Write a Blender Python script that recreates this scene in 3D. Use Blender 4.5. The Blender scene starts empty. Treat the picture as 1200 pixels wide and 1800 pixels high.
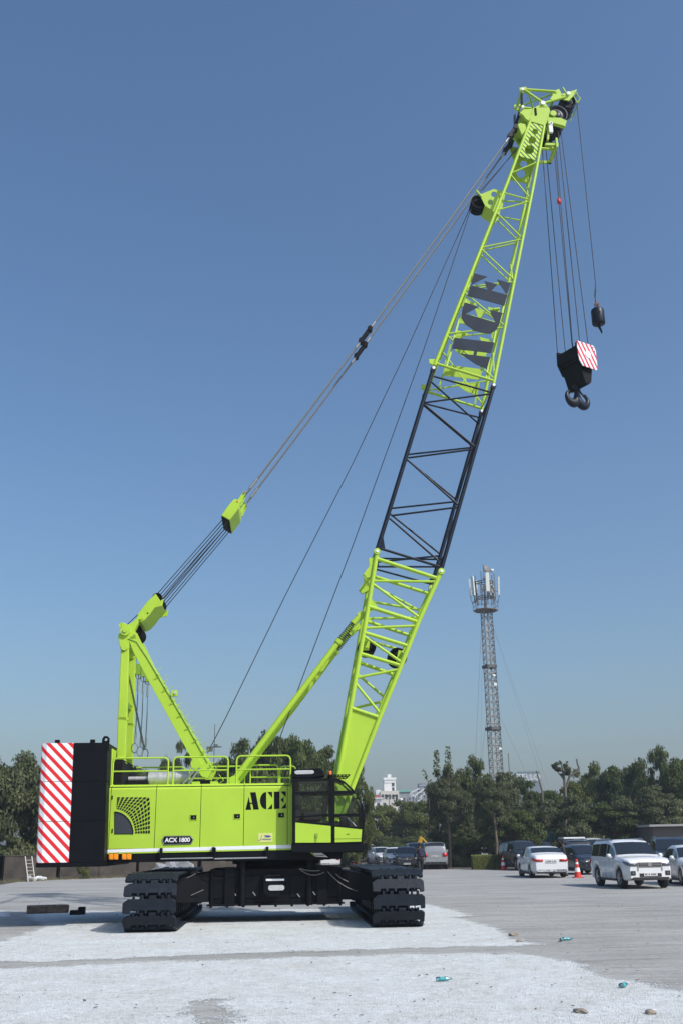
import bpy, bmesh, math, random
from mathutils import Vector, Matrix
from mathutils.geometry import delaunay_2d_cdt
R = random.Random(7)
sin, cos, pi = math.sin, math.cos, math.pi
SC = bpy.context.scene
COL = SC.collection
# ------------------------------------------------------------------ camera model (35 mm lens, eye height 1.65 m)
FPX = 1750.; TH = math.atan(587/1750.); PH = 0.0155; EYE = 1.65
FW = Vector((0, cos(TH), sin(TH))); UP = Vector((0, -sin(TH), cos(TH))); RT = Vector((1, 0, 0))
def ray(px, py):
    u = (px-600)/FPX; v = (900-py)/FPX
    a = u*cos(PH)+v*sin(PH); b = -u*sin(PH)+v*cos(PH)
    return FW + a*RT + b*UP
PSI = math.radians(3.6); C0 = Vector((-1.75, 26.2, 0))
def P(px, py, v=0.):
    """crane coordinates (along the house, across it, up) of a measured point lying in the crane's plane v"""
    d = ray(px, py); nx, ny = -sin(PSI), cos(PSI)
    t = (v+nx*C0.x+ny*C0.y)/(nx*d.x+ny*d.y)
    X, Y, Z = t*d.x, t*d.y, EYE+t*d.z
    return Vector(((X-C0.x)*cos(PSI)+(Y-C0.y)*sin(PSI), v, Z))
def G(px, py, z=0.):
    d = ray(px, py); t = (z-EYE)/d.z
    return Vector((t*d.x, t*d.y, z))
def W(px, py, Y):
    d = ray(px, py); t = Y/d.y
    return Vector((t*d.x, Y, EYE+t*d.z))

# ------------------------------------------------------------------ materials
MT = {}
def mat(name, col, rough=.5, metal=0., noise=.0, nscale=3., bump=0., bscale=40., spec=.5, coat=0., col2=None, detail=6.):
    m = bpy.data.materials.new(name); m.use_nodes = True; MT[name] = m
    nt = m.node_tree; N = nt.nodes; L = nt.links; b = N['Principled BSDF']
    b.inputs['Base Color'].default_value = (*col, 1); b.inputs['Roughness'].default_value = rough
    b.inputs['Metallic'].default_value = metal; b.inputs['Specular IOR Level'].default_value = spec
    b.inputs['Coat Weight'].default_value = coat
    if noise or bump: tc = N.new('ShaderNodeTexCoord')
    if noise:
        n = N.new('ShaderNodeTexNoise'); n.inputs['Scale'].default_value = nscale; n.inputs['Detail'].default_value = detail
        n.inputs['Roughness'].default_value = .65
        L.new(tc.outputs['Object'], n.inputs['Vector'])
        r = N.new('ShaderNodeValToRGB'); r.color_ramp.elements[0].position = .3; r.color_ramp.elements[1].position = .7
        c2 = col2 or tuple(max(0, c*(1-noise)) for c in col)
        r.color_ramp.elements[0].color = (*c2, 1); r.color_ramp.elements[1].color = (*col, 1)
        L.new(n.outputs['Fac'], r.inputs['Fac']); L.new(r.outputs['Color'], b.inputs['Base Color'])
        ma = N.new('ShaderNodeMath'); ma.operation = 'MULTIPLY_ADD'; ma.inputs[1].default_value = .25; ma.inputs[2].default_value = max(0, rough-.12)
        L.new(n.outputs['Fac'], ma.inputs[0]); L.new(ma.outputs[0], b.inputs['Roughness'])
    if bump:
        n2 = N.new('ShaderNodeTexNoise'); n2.inputs['Scale'].default_value = bscale; n2.inputs['Detail'].default_value = 4
        L.new(tc.outputs['Object'], n2.inputs['Vector'])
        bp = N.new('ShaderNodeBump'); bp.inputs['Strength'].default_value = bump; bp.inputs['Distance'].default_value = .02
        L.new(n2.outputs['Fac'], bp.inputs['Height']); L.new(bp.outputs['Normal'], b.inputs['Normal'])
    return m
def stripes(name, c1, c2, dirv, period, duty=.5, rough=.45, off=0.):
    m = mat(name, c1, rough); nt = m.node_tree; N = nt.nodes; L = nt.links; b = N['Principled BSDF']
    tc = N.new('ShaderNodeTexCoord'); d = N.new('ShaderNodeVectorMath'); d.operation = 'DOT_PRODUCT'
    d.inputs[1].default_value = dirv; L.new(tc.outputs['Object'], d.inputs[0])
    a = N.new('ShaderNodeMath'); a.operation = 'MULTIPLY_ADD'; a.inputs[1].default_value = 1/period; a.inputs[2].default_value = off
    L.new(d.outputs['Value'], a.inputs[0])
    fr = N.new('ShaderNodeMath'); fr.operation = 'FRACT'; L.new(a.outputs[0], fr.inputs[0])
    g = N.new('ShaderNodeMath'); g.operation = 'GREATER_THAN'; g.inputs[1].default_value = duty; L.new(fr.outputs[0], g.inputs[0])
    mx = N.new('ShaderNodeMix'); mx.data_type = 'RGBA'
    mx.inputs['A'].default_value = (*c1, 1); mx.inputs['B'].default_value = (*c2, 1)
    L.new(g.outputs[0], mx.inputs['Factor']); L.new(mx.outputs['Result'], b.inputs['Base Color'])
    return m
def glassmat(name, tint, fac, rough=.03):
    m = bpy.data.materials.new(name); m.use_nodes = True; MT[name] = m
    nt = m.node_tree; N = nt.nodes; L = nt.links; N.clear()
    o = N.new('ShaderNodeOutputMaterial'); t = N.new('ShaderNodeBsdfTransparent'); t.inputs['Color'].default_value = (*tint, 1)
    g = N.new('ShaderNodeBsdfGlossy'); g.inputs['Roughness'].default_value = rough
    lw = N.new('ShaderNodeFresnel'); lw.inputs['IOR'].default_value = 1.5
    ad = N.new('ShaderNodeMath'); ad.operation = 'ADD'; ad.inputs[1].default_value = fac; ad.use_clamp = True
    L.new(lw.outputs[0], ad.inputs[0])
    mx = N.new('ShaderNodeMixShader'); L.new(ad.outputs[0], mx.inputs[0]); L.new(t.outputs[0], mx.inputs[1]); L.new(g.outputs[0], mx.inputs[2])
    L.new(mx.outputs[0], o.inputs['Surface'])
    return m
GREEN = mat('lime_paint', (.41, .615, .046), .45, noise=.11, nscale=1.1, spec=.4, detail=10)
BLACK = mat('black_paint', (.0045, .0058, .008), .5, noise=.35, nscale=4, spec=.14)
NAVY = mat('navy_steel', (.008, .013, .025), .42, noise=.3, nscale=4, spec=.28)
SHOE = mat('track_steel', (.013, .019, .030), .5, noise=.45, nscale=6, bump=.3, bscale=14, spec=.22, col2=(.007, .009, .013))
DARK = mat('grimy_black', (.008, .008, .009), .7, noise=.5, nscale=5, bump=.3, bscale=12, spec=.2)
WHITE = mat('white_paint', (.8, .82, .84), .4, noise=.06)
STEEL = mat('galvanised_steel', (.5, .51, .52), .35, metal=.8, noise=.25, nscale=20)
ROPE = mat('wire_rope', (.035, .035, .04), .55, metal=.3)
SLING = mat('grey_wire_rope', (.22, .235, .25), .5, metal=.2, noise=.2, nscale=30)
RUB = mat('rubber', (.018, .018, .018), .8, noise=.3, nscale=10)
AMBER = mat('amber_lens', (.85, .3, .015), .25)
LGLASS = mat('lamp_glass', (.55, .56, .55), .25, noise=.3, nscale=30)
SILVER = mat('muffler_silver', (.6, .6, .6), .4, metal=.45, noise=.3, nscale=12, bump=.2, bscale=8)
RED = mat('red_paint', (.55, .03, .03), .45)
CWSTR = stripes('red_white_stripes', (.74, .012, .018), (.82, .84, .86), (.705, 0, .72), .178, .44, off=.05)
HKSTR = stripes('hook_stripes', (.6, .02, .05), (.8, .82, .83), (.86, 0, .50), .165, .48)
BMSTR = stripes('head_stripes', (.02, .025, .035), (.46, .74, .035), (.80, 0, .60), .115, .36)
SEATM = mat('cab_interior', (.012, .012, .013), .7)
CABGL = glassmat('cab_glass', (.78, .84, .84), .0)

# ------------------------------------------------------------------ mesh builder
class MB:
    def __init__(s): s.v = []; s.f = []; s.m = []; s.sm = []; s.mi = 0; s.smooth = False
    def add(s, vs, fs, smooth=None):
        o = len(s.v); s.v += [tuple(v) for v in vs]
        for f in fs: s.f.append([i+o for i in f]); s.m.append(s.mi); s.sm.append(s.smooth if smooth is None else smooth)
        return s
    def box(s, c, d, M=None):
        hx, hy, hz = d[0]/2, d[1]/2, d[2]/2; c = Vector(c)
        vs = [Vector((x, y, z)) for x in (-hx, hx) for y in (-hy, hy) for z in (-hz, hz)]
        vs = [(M @ v if M else v)+c for v in vs]
        return s.add(vs, [(0, 1, 3, 2), (4, 6, 7, 5), (0, 4, 5, 1), (2, 3, 7, 6), (0, 2, 6, 4), (1, 5, 7, 3)], False)
    def bb(s, x0, x1, y0, y1, z0, z1): return s.box(((x0+x1)/2, (y0+y1)/2, (z0+z1)/2), (x1-x0, y1-y0, z1-z0))
    def beam(s, a, b, w, h, up=(0, 0, 1)):
        a, b = Vector(a), Vector(b); d = (b-a).normalized(); up = Vector(up)
        x = d.cross(up)
        if x.length < 1e-4: x = d.cross(Vector((0, 1, 0)))
        x.normalize(); y = x.cross(d)
        M = Matrix((x, d, y)).transposed()
        return s.box((a+b)/2, (w, (b-a).length, h), M)
    def tube(s, a, b, r, r2=None, n=8, cap=True):
        a, b = Vector(a), Vector(b); r2 = r if r2 is None else r2
        d = (b-a)
        if d.length < 1e-6: return s
        d.normalize(); x = d.orthogonal().normalized(); y = d.cross(x)
        vs = []
        for c, q in ((a, r), (b, r2)):
            vs += [c+q*(x*cos(2*pi*i/n)+y*sin(2*pi*i/n)) for i in range(n)]
        s.add(vs, [(i, (i+1) % n, n+(i+1) % n, n+i) for i in range(n)], True)
        if cap: o = len(s.v)-2*n; s.add(vs[:n][::-1], [tuple(range(n))], False); s.add(vs[n:], [tuple(range(n))], False)
        return s
    def path(s, pts, r, n=6):
        for i in range(len(pts)-1):
            s.tube(pts[i], pts[i+1], r, n=n)
        return s
    def prism(s, poly, vec):
        n = len(poly); poly = [Vector(p) for p in poly]; vec = Vector(vec)
        vs = poly+[p+vec for p in poly]
        nrm = sum(((poly[i]-poly[0]).cross(poly[(i+1) % n]-poly[0]) for i in range(n)), Vector())
        fl = nrm.dot(vec) > 0
        A = list(range(n)); B = list(range(n, 2*n))
        fs = [A[::-1] if fl else A, B if fl else B[::-1]]
        for i in range(n):
            j = (i+1) % n; q = (i, j, n+j, n+i); fs.append(q if fl else q[::-1])
        return s.add(vs, fs, False)
    def lathe(s, prof, c, axis=(0, 0, 1), n=16, smooth=True):
        """prof: (radius, height) pairs along axis from c"""
        c = Vector(c); d = Vector(axis).normalized(); x = d.orthogonal().normalized(); y = d.cross(x); vs = []
        for r, h in prof:
            vs += [c+d*h+max(r, 1e-4)*(x*cos(2*pi*i/n)+y*sin(2*pi*i/n)) for i in range(n)]
        fs = []
        for k in range(len(prof)-1):
            for i in range(n): fs.append((k*n+i, k*n+(i+1) % n, (k+1)*n+(i+1) % n, (k+1)*n+i))
        return s.add(vs, fs, smooth)
    def disc(s, c, axis, r, t, n=24): # short capped cylinder centred on c
        d = Vector(axis).normalized()*t/2; c = Vector(c); return s.tube(c-d, c+d, r, n=n)
    def sheave(s, c, axis, r, t, n=28):
        return s.lathe([(.001, t*.25), (r*.3, t*.5), (r*.34, t*.18), (r*.8, t*.14), (r*.84, t*.5), (r, t*.5), (r*.9, t*.08), (r*.9, -t*.08), (r, -t*.5), (r*.84, -t*.5), (r*.8, -t*.14), (r*.34, -t*.18), (r*.3, -t*.5), (.001, -t*.25)], c, axis, n)
    def loft(s, rings, closed=True, cap=True, smooth=True):
        n = len(rings[0]); o = []
        for r in rings: o += r
        fs = []
        for k in range(len(rings)-1):
            for i in range(n if closed else n-1):
                j = (i+1) % n; fs.append((k*n+i, k*n+j, (k+1)*n+j, (k+1)*n+i))
        s.add(o, fs, smooth)
        if cap: s.add(rings[0], [tuple(range(n))[::-1]], False); s.add(rings[-1], [tuple(range(n))], False)
        return s
    def plate(s, poly, holes, vec, to3):
        """2D outline with 2D holes, lifted by to3 and thickened by vec"""
        vs = [Vector(p) for p in poly]; ed = [(i, (i+1) % len(poly)) for i in range(len(poly))]
        for h in holes:
            o = len(vs); vs += [Vector(p) for p in h]; ed += [(o+i, o+(i+1) % len(h)) for i in range(len(h))]
        r = delaunay_2d_cdt(vs, ed, [], 1, 1e-6); V, F = r[0], r[2]
        def inside(p, pl):
            c = False; j = len(pl)-1
            for i in range(len(pl)):
                if (pl[i][1] > p[1]) != (pl[j][1] > p[1]) and p[0] < (pl[j][0]-pl[i][0])*(p[1]-pl[i][1])/(pl[j][1]-pl[i][1])+pl[i][0]: c = not c
                j = i
            return c
        fs = []
        for t in F:
            g = sum((V[i] for i in t), Vector((0, 0)))/len(t)
            if inside(g, poly) and not any(inside(g, h) for h in holes): fs.append(list(t))
        vec = Vector(vec); A = [Vector(to3(p)) for p in V]; B = [p+vec for p in A]; n = len(A)
        cnt = {}
        for t in fs:
            for i in range(len(t)): cnt[(t[i], t[(i+1) % len(t)])] = 1
        out = [t for t in fs]+[[i+n for i in t[::-1]] for t in fs]
        for (a, b) in cnt:
            if (b, a) not in cnt: out.append((b, a, a+n, b+n))
        return s.add(A+B, out, False)
    def build(s, name, mats, parent=None, bevel=0., smooth_angle=False, loc=None):
        me = bpy.data.meshes.new(name)
        org = Vector(loc) if loc is not None else None
        me.from_pydata([tuple(Vector(v)-org) for v in s.v] if org else s.v, [], s.f)
        mats = mats if isinstance(mats, (list, tuple)) else [mats]
        for m in mats: me.materials.append(m)
        me.polygons.foreach_set('material_index', s.m)
        me.polygons.foreach_set('use_smooth', s.sm)
        me.update()
        o = bpy.data.objects.new(name, me); COL.objects.link(o)
        if parent: o.parent = parent
        if org: o.location = org
        if bevel:
            b = o.modifiers.new('bevel', 'BEVEL'); b.width = bevel; b.segments = 1; b.limit_method = 'ANGLE'; b.angle_limit = .6
        return o
def empty(name, loc=(0, 0, 0), rz=0., label=None, cat=None, group=None, parent=None):
    o = bpy.data.objects.new(name, None); COL.objects.link(o); o.location = loc; o.rotation_euler = (0, 0, rz)
    o.empty_display_size = .1
    if parent: o.parent = parent
    return tag(o, label, cat, group)
def pieces(parts, name, mats, parent):
    for m in parts: m.build(name, mats, parent)
def tag(o, label=None, cat=None, group=None, kind=None):
    if label: o['label'] = label
    if cat: o['category'] = cat
    if group: o['group'] = group
    if kind: o['kind'] = kind
    return o
def copy_tree(o, parent=None):
    c = o.copy(); COL.objects.link(c)
    if parent: c.parent = parent
    for ch in list(o.children): copy_tree(ch, c)
    return c
def circ(cx, cy, r, n=16, ph=0): return [(cx+r*cos(2*pi*i/n+ph), cy+r*sin(2*pi*i/n+ph)) for i in range(n)]
def lerp(a, b, t): return a+(b-a)*t
# ================================================================== CRAWLER CRANE (crane coordinates: u along house, v away from us, z up)
crane = empty('crawler_crane', C0, PSI, 'lime green crawler crane with tall lattice boom and black tracks on white gravel', 'crane')
def V3(u, v, z): return Vector((u, v, z))
# ---- tracks
HL, TR = 3.38, .575
def track_pt(s):
    a = 2*HL; b = pi*TR; T = 2*(a+b); s %= T
    if s < a: return (-HL+s, TR+TR, 1, 0, 0, 1)            # top: (v, z, tangent, normal)
    s -= a
    if s < b: t = s/TR; return (HL+TR*sin(t), TR+TR*cos(t), cos(t), -sin(t), sin(t), cos(t))
    s -= b
    if s < a: return (HL-s, 0, -1, 0, 0, -1)
    s -= a; t = s/TR; return (-HL-TR*sin(t), TR-TR*cos(t), -cos(t), sin(t), -sin(t), -cos(t))
PERIM = 4*HL+2*pi*TR; NS = 50; PITCH = PERIM/NS
sm = MB(); hw = .545; p_ = PITCH
def shoe_outline():
    a, b = -p_*.46, p_*.36
    tabs = [(-.36, -.29), (-.20, -.11), (-.02, .15), (.24, .30), (.36, .43)]
    pts = [(-hw, a+.02), (-hw+.02, a)]
    for t0, t1 in tabs: pts += [(t0-.02, a), (t0-.02, a+.06), (t1+.02, a+.06), (t1+.02, a)]
    pts += [(hw-.02, a), (hw, a+.02), (hw, b-.05), (hw-.06, b)]
    for t0, t1 in tabs[::-1]: pts += [(t1-.008, b), (t1-.008, b+.072), (t0+.008, b+.072), (t0+.008, b)]
    pts += [(-hw+.10, b), (-hw+.02, b-.06), (-hw, b-.07)]
    return pts
sm.plate(shoe_outline(), [], (0, 0, -.055), lambda p: (p[0], p[1], .0))
sm.bb(-.40, -.06, -.11, .11, -.13, -.054); sm.bb(.06, .40, -.11, .11, -.13, -.054)
shoe_me = None
idl = MB()
def make_track(uc, lab):
    global shoe_me
    t = empty('crawler_track', (uc, 0, 0), parent=crane)
    for i in range(NS):
        v, z, tx, tz, nx, nz = track_pt(i*PITCH+.09)
        if shoe_me is None:
            o = sm.build('track_shoe', SHOE, t, bevel=.008); shoe_me = o
        else:
            o = shoe_me.copy(); COL.objects.link(o); o.parent = t
        # frame: x = u, y = tangent, z = outward normal
        X = Vector((1, 0, 0)); Y = Vector((0, tx, tz)); Z = Vector((0, nx, nz))
        if X.cross(Y).dot(Z) < 0: Y = -Y
        M = Matrix((X, Y, Z)).transposed()
        j = R.uniform(-.012, .012)
        o.matrix_local = Matrix.Translation((R.uniform(-.004, .004), v+nx*.055*0, z)) @ (M @ Matrix.Rotation(j, 3, 'X')).to_4x4()
    f = MB(); f.bb(-.33, .33, -3.0, 3.0, .34, .84); f.bb(-.25, .25, -3.3, 3.3, .42, .70)
    for sv in (-1, 1):
        for k in range(-6, 7): f.disc((.22*sv, k*.48, .20), (1, 0, 0), .13, .10, 14)
        for k in (-1.6, 0, 1.6): f.disc((.22*sv, k, .98), (1, 0, 0), .09, .10, 12)
    f.bb(-.36, .36, -2.9, 2.9, .84, .87)
    for sv in (-1, 1):
        for k in range(-5, 6): f.bb(sv*.345-.015, sv*.345+.015, k*.52-.02, k*.52+.02, .36, .82)
    f.build('side_frame', BLACK, t, bevel=.015)
    for nm, vv in (('idler_wheel', -3.38), ('drive_sprocket', 3.38)):
        w = MB(); w.lathe([(.001, .26), (.16, .26), (.2, .17), (.40, .14), (.44, .22), (.47, .22), (.47, -.22), (.44, -.22), (.40, -.14), (.2, -.17), (.16, -.26), (.001, -.26)], (0, vv, TR), (1, 0, 0), 28)
        w.build(nm, BLACK, t)
    for s2 in (-.16, .16):
        l = MB()
        for i in range(NS):
            v, z, tx, tz, nx, nz = track_pt(i*PITCH+.09); l.box((s2, v-nx*.105, z-nz*.105), (.05, .26, .09), Matrix((Vector((1, 0, 0)), Vector((0, tx, tz)), Vector((0, -tz, tx)))).transposed())
        l.build('link_chain', DARK, t)
    return t
make_track(-2.60, None); make_track(2.585, None)
# ---- carbody
c = MB()
c.bb(-1.55, 1.55, -1.30, 1.30, .40, 1.17)
for s in (-1, 1):
    c.prism([(s*1.50, -1.28, .46), (s*2.33, -1.62, .46), (s*2.33, -1.62, 1.0), (s*1.50, -1.28, 1.12)], (0, .5, 0))
    c.prism([(s*1.50, .78, .46), (s*2.33, 1.12, .46), (s*2.33, 1.12, 1.0), (s*1.50, .78, 1.12)], (0, .5, 0))
    c.bb(min(s*.95, s*1.2), max(s*.95, s*1.2), -1.38, -1.299, .36, 1.22)
    c.bb(min(s*1.45, s*1.52), max(s*1.45, s*1.52), -1.36, -1.299, .36, 1.12)
    c.tube((s*.78, -1.36, .36), (s*.78, -1.36, 1.36), .085, n=14)
c.bb(-1.6, 1.6, -1.39, -1.30, .37, .41)
for k in range(9): c.disc((-1.5+k*.375, -1.36, .36), (0, 0, 1), .035, .05, 8)
for u in (-1.25, -.62, .58, 1.28): c.bb(u-.25, u+.25, -1.325, -1.299, .52, 1.02)
c.lathe([(.98, 1.17), (.98, 1.27), (1.08, 1.27), (1.08, 1.34), (.92, 1.345)], (0, 0, 0), (0, 0, 1), 36)
car = c.build('carbody', BLACK, crane, bevel=.012)
d = MB(); d.bb(-.30, .12, -1.50, -1.325, .60, 1.02); d.bb(-.22, .06, -1.54, -1.50, .56, .62); d.build('step_box', BLACK, car, bevel=.02)
l1 = MB(); l1.mi = 0
a_, b_, c_ = P(472, 1556, -1.505), P(500, 1556, -1.505), P(500, 1565, -1.505)
zl, zh = c_.z, a_.z
l1.prism([(a_.x+.04, -1.504, zl), (b_.x-.04, -1.504, zl), (b_.x, -1.504, zl+.03), (b_.x, -1.504, zh-.03), (b_.x-.04, -1.504, zh), (a_.x+.04, -1.504, zh), (a_.x, -1.504, zh-.03), (a_.x, -1.504, zl+.03)], (0, -.02, 0))
l1.build('step_light', LGLASS, car)
l2 = MB(); a_ = P(468, 1546, -1.5); l2.bb(a_.x, a_.x+.42, -1.53, -1.49, a_.z-.03, a_.z+.012)
for k in range(6): l2.tube((a_.x+.06+k*.05, -1.45, a_.z+.02), (a_.x+.06+k*.05, -1.45, a_.z+.09), .006, n=5)
l2.build('tread_plate', WHITE, car)
hz = MB()
for (pa, pb, sag) in (((526, 1527), (570, 1533), .10), ((526, 1526), (562, 1530), .03), ((576, 1532), (628, 1566), .08), ((590, 1536), (612, 1550), .02), ((336, 1574), (358, 1564), .0), ((310, 1548), (345, 1535), .03)):
    A, B = P(*pa, -1.5), P(*pb, -1.5); pts = []
    for k in range(9): t = k/8; q = A.lerp(B, t); q.z -= sag*4*t*(1-t); pts.append(q)
    hz.path(pts, .011, 6)
hz.build('hydraulic_hose', mat('hose_grey', (.16, .16, .15), .5), car)
bk = MB()
for px, py in ((413, 1571), (447, 1571), (525, 1574), (552, 1570)):
    q = P(px, py, -1.34); bk.beam(q+V3(-.03, 0, .04), q+V3(.03, 0, -.04), .02, .02, (0, 1, 0))
bk.build('pin_clip', STEEL, car)
# ---- superstructure bed
HV = -1.6                                       # near side plane of the house
zb = P(350, 1514, HV).z; zs = P(350, 1490, HV).z; zt = P(350, 1377.5, HV).z
UL, UR = P(183, 1495, HV).x, P(514, 1480, HV).x
bed = MB()
bed.bb(UL, 1.55, HV+.012, 1.6, zb, zs-.02)
bed.bb(UL-.9, UL, -1.2, 1.2, zb+.05, zs)
bed.bb(-1.2, 1.3, -1.1, 1.1, 1.345, zb)
bed = bed.build('upper_frame', BLACK, crane, bevel=.015)
st = MB()                                       # white and green belt line sweeping down under the cab
def Pb(px, py): q = P(px, py, HV-.006); return (q.x, q.y, q.z)
st.mi = 0; st.prism([Pb(183, 1493.5), Pb(545, 1484), Pb(577, 1507), Pb(556, 1505.5), Pb(541, 1490.5), Pb(183, 1499)], (0, .014, 0))
st.mi = 1; st.prism([Pb(183, 1499.3), Pb(540.5, 1490.8), Pb(556, 1506), Pb(553, 1505), Pb(538, 1493.2), Pb(183, 1501.5)], (0, .014, 0))
st.mi = 2
for a in ((552, 1494), (558, 1499), (564, 1504)): st.prism([tuple(Vector(Pb(a[0]-3, a[1]+4))+V3(0, -.004, 0)), tuple(Vector(Pb(a[0]+12, a[1]+4))+V3(0, -.004, 0)), tuple(Vector(Pb(a[0]+12, a[1]+5.2))+V3(0, -.004, 0)), tuple(Vector(Pb(a[0]-3, a[1]+5.2))+V3(0, -.004, 0))], (0, .005, 0))
st.build('belt_stripe', [WHITE, GREEN, BLACK], bed)
for px in (200, 223):
    q = P(px, 1506, HV-.05); o = MB(); o.mi = 1; o.bb(q.x-.115, q.x+.115, HV-.03, HV+.011, q.z-.075, q.z+.075); o.mi = 0
    o.bb(q.x-.108, q.x-.004, HV-.055, HV-.028, q.z-.065, q.z+.065); o.bb(q.x+.004, q.x+.108, HV-.055, HV-.028, q.z-.065, q.z+.065)
    o.disc((q.x-.054, HV-.058, q.z-.02), (0, 1, 0), .035, .02, 12); o.disc((q.x+.054, HV-.058, q.z-.02), (0, 1, 0), .035, .02, 12)
    o.build('turn_light', [AMBER, BLACK], bed, bevel=.008)
sr = MB()                                       # folded catwalk rail along the bed
for (x0, x1, yy) in ((283, 375, 1509), (377, 470, 1508.5)):
    A, B = P(x0, yy+1, HV-.09), P(x1, yy-1, HV-.09); sr.mi = 0; sr.tube(A, B, .017, n=8)
    sr.mi = 1
    for q, px in ((A, x0), (B, x1)): sr.bb(q.x-.03, q.x+.03, HV-.10, HV-.0, q.z-.02, q.z+.24)
sr.build('fold_rail', [STEEL, BLACK], bed)
# ---- engine house
hs = MB(); zc = zt-.11
hs.mi = 1; hs.bb(UL+.05, UR-.06, HV+.03, 1.55, zs-.01, zt-.05)
hs.mi = 0
hs.bb(UL+.05, UR-.06, -1.47, 1.47, zt-.05, zt-.006)
house = hs.build('engine_house', [GREEN, DARK], crane)
def panel(u0, u1, name='door', v0=HV):
    m = MB(); pr = [(v0, zs), (v0, zc), (v0+.035, zc+.045), (v0+.13, zt), (v0+.145, zt), (v0+.145, zt-.05), (v0+.04, zc), (v0+.025, zs)]
    m.loft([[V3(u0, a, b) for a, b in pr], [V3(u1, a, b) for a, b in pr]], smooth=False)
    return m
seams = [P(x, 1440, HV).x for x in (193.5, 273.5, 352.7, 428.7, 505.3)]
g = .007
edges = [UL]+seams+[UR-.0]
doors = []
for i in range(len(edges)-1):
    m = panel(edges[i]+g, edges[i+1]-g)
    if 0 < i < 5 and i > 1:                       # flush paddle latch, black box with a keyhole
        q = {2: P(340.5, 1437, HV), 3: P(417, 1435, HV), 4: P(494.5, 1433, HV)}[i]
        m.mi = 1; m.bb(q.x-.068, q.x+.068, HV-.012, HV+.001, q.z-.05, q.z+.05)
        m.mi = 2; m.disc((q.x+.012, HV-.014, q.z), (0, 1, 0), .014, .012, 10)
        m.mi = 0
        for (x0, x1, z0, z1) in ((-.085, .085, .052, .066), (-.085, .085, -.066, -.052), (-.085, -.07, -.052, .052), (.07, .085, -.052, .052)):
            m.bb(q.x+x0, q.x+x1, HV-.012, HV+.001, q.z+z0, q.z+z1)
    if i == 1:
        m.mi = 1
        z1x = lambda x, y: P(40+x/3.75, 1260+y/3.75, HV-.008)
        q = [z1x(608, 772)]+[z1x(608+122*sin(t*pi/2/10), 772-145*cos(t*pi/2/10)) for t in range(11)]
        m.mi = 3; m.prism(q, (0, .012, 0))
        m.mi = 1
        q2 = [z1x(608+122*sin(t*pi/2/12), 772-145*cos(t*pi/2/12)) for t in range(13)]
        m.path([p+V3(0, -.006, 0) for p in q2], .012, 5); m.tube(z1x(608, 772), z1x(608, 627), .008, n=5); m.tube(z1x(608, 772), z1x(730, 772), .008, n=5)
        m.mi = 4
        def gcell(a, b):                         # a 0..1 round the corner, b 0..1 outward
            inner = (612+135*sin(a*pi/2)-5, 770-162*cos(a*pi/2))
            if a < .5: outer = (620+(843-620)*(a/.5)**1.0, 528)
            else: outer = (843, 528+(772-528)*((a-.5)/.5)**.95)
            if a < .5: inner = (max(inner[0], 620), inner[1])
            return (lerp(inner[0], outer[0], b), lerp(inner[1], outer[1], b))
        na = 15
        for ia in range(na):
            nb = 6
            for ib in range(nb):
                a0, a1 = (ia+.2)/na, (ia+.88)/na; b0, b1 = (ib+.14)/nb, (ib+.84)/nb
                sk = .0
                c4 = [gcell(a0, b0), gcell(a1, b0), gcell(a1, b1), gcell(a0, b1)]
                m.add([z1x(*p_) + V3(0, -.002, 0) for p_ in c4], [(0, 1, 2, 3)], False)
        for yy in (530, 750):
            q = z1x(592, yy); m.mi = 1; m.bb(q.x-.01, q.x+.014, HV-.02, HV, q.z-.05, q.z+.04)
    o = m.build('door_panel' if 0 < i < 5 else 'corner_panel', [GREEN, BLACK, STEEL, mat('mesh_screen%d' % i, (.03, .035, .045), .6) if i == 1 else BLACK, DARK], house, bevel=.004)
    doors.append(o)
# front face of the house beside the cab
m = MB(); m.bb(UR-.055, UR-.006, HV+.03, 1.5, zs, zt-.06); m.build('front_panel', GREEN, house)
# far side panels
m = MB(); m.bb(UL+.02, UR-.06, 1.551, 1.60, zs, zt-.02); m.bb(UL-.002, UL+.045, -1.55, 1.55, zs, zt-.05); m.build('far_panel', GREEN, house)
# company lettering: stencil A C E
def ace(to, name, mt, parent, th, bevel=0.):
    m = MB()
    polys = [[(145, 640), (265, 640), (240, 515), (290, 515), (312, 635), (425, 632), (357, 270), (243, 275), (285, 490), (236, 492), (212, 370)],
             [(580, 265)]+[(580-130*sin(t*pi/12), 447-181*cos(t*pi/12)) for t in range(1, 12)]+[(582, 628)],
             [(608, 265), (706, 262), (706, 385)], [(706, 515), (612, 628), (706, 622)],
             [(745, 260), (858, 258), (862, 618), (747, 622)],
             [(885, 256), (994, 254), (992, 378)], [(882, 432), (945, 370), (948, 494)], [(996, 492), (896, 614), (998, 612)]]
    for pl in polys:
        m.plate(pl, [], th, to)
    return m.build(name, mt, parent)
z7 = lambda p: P(420+p[0]/12, 1370+p[1]/12, HV-.006)
ace(z7, 'lettering', mat('decal_black', (.006, .006, .010), .5, spec=.1), house, (0, .009, 0))
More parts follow.
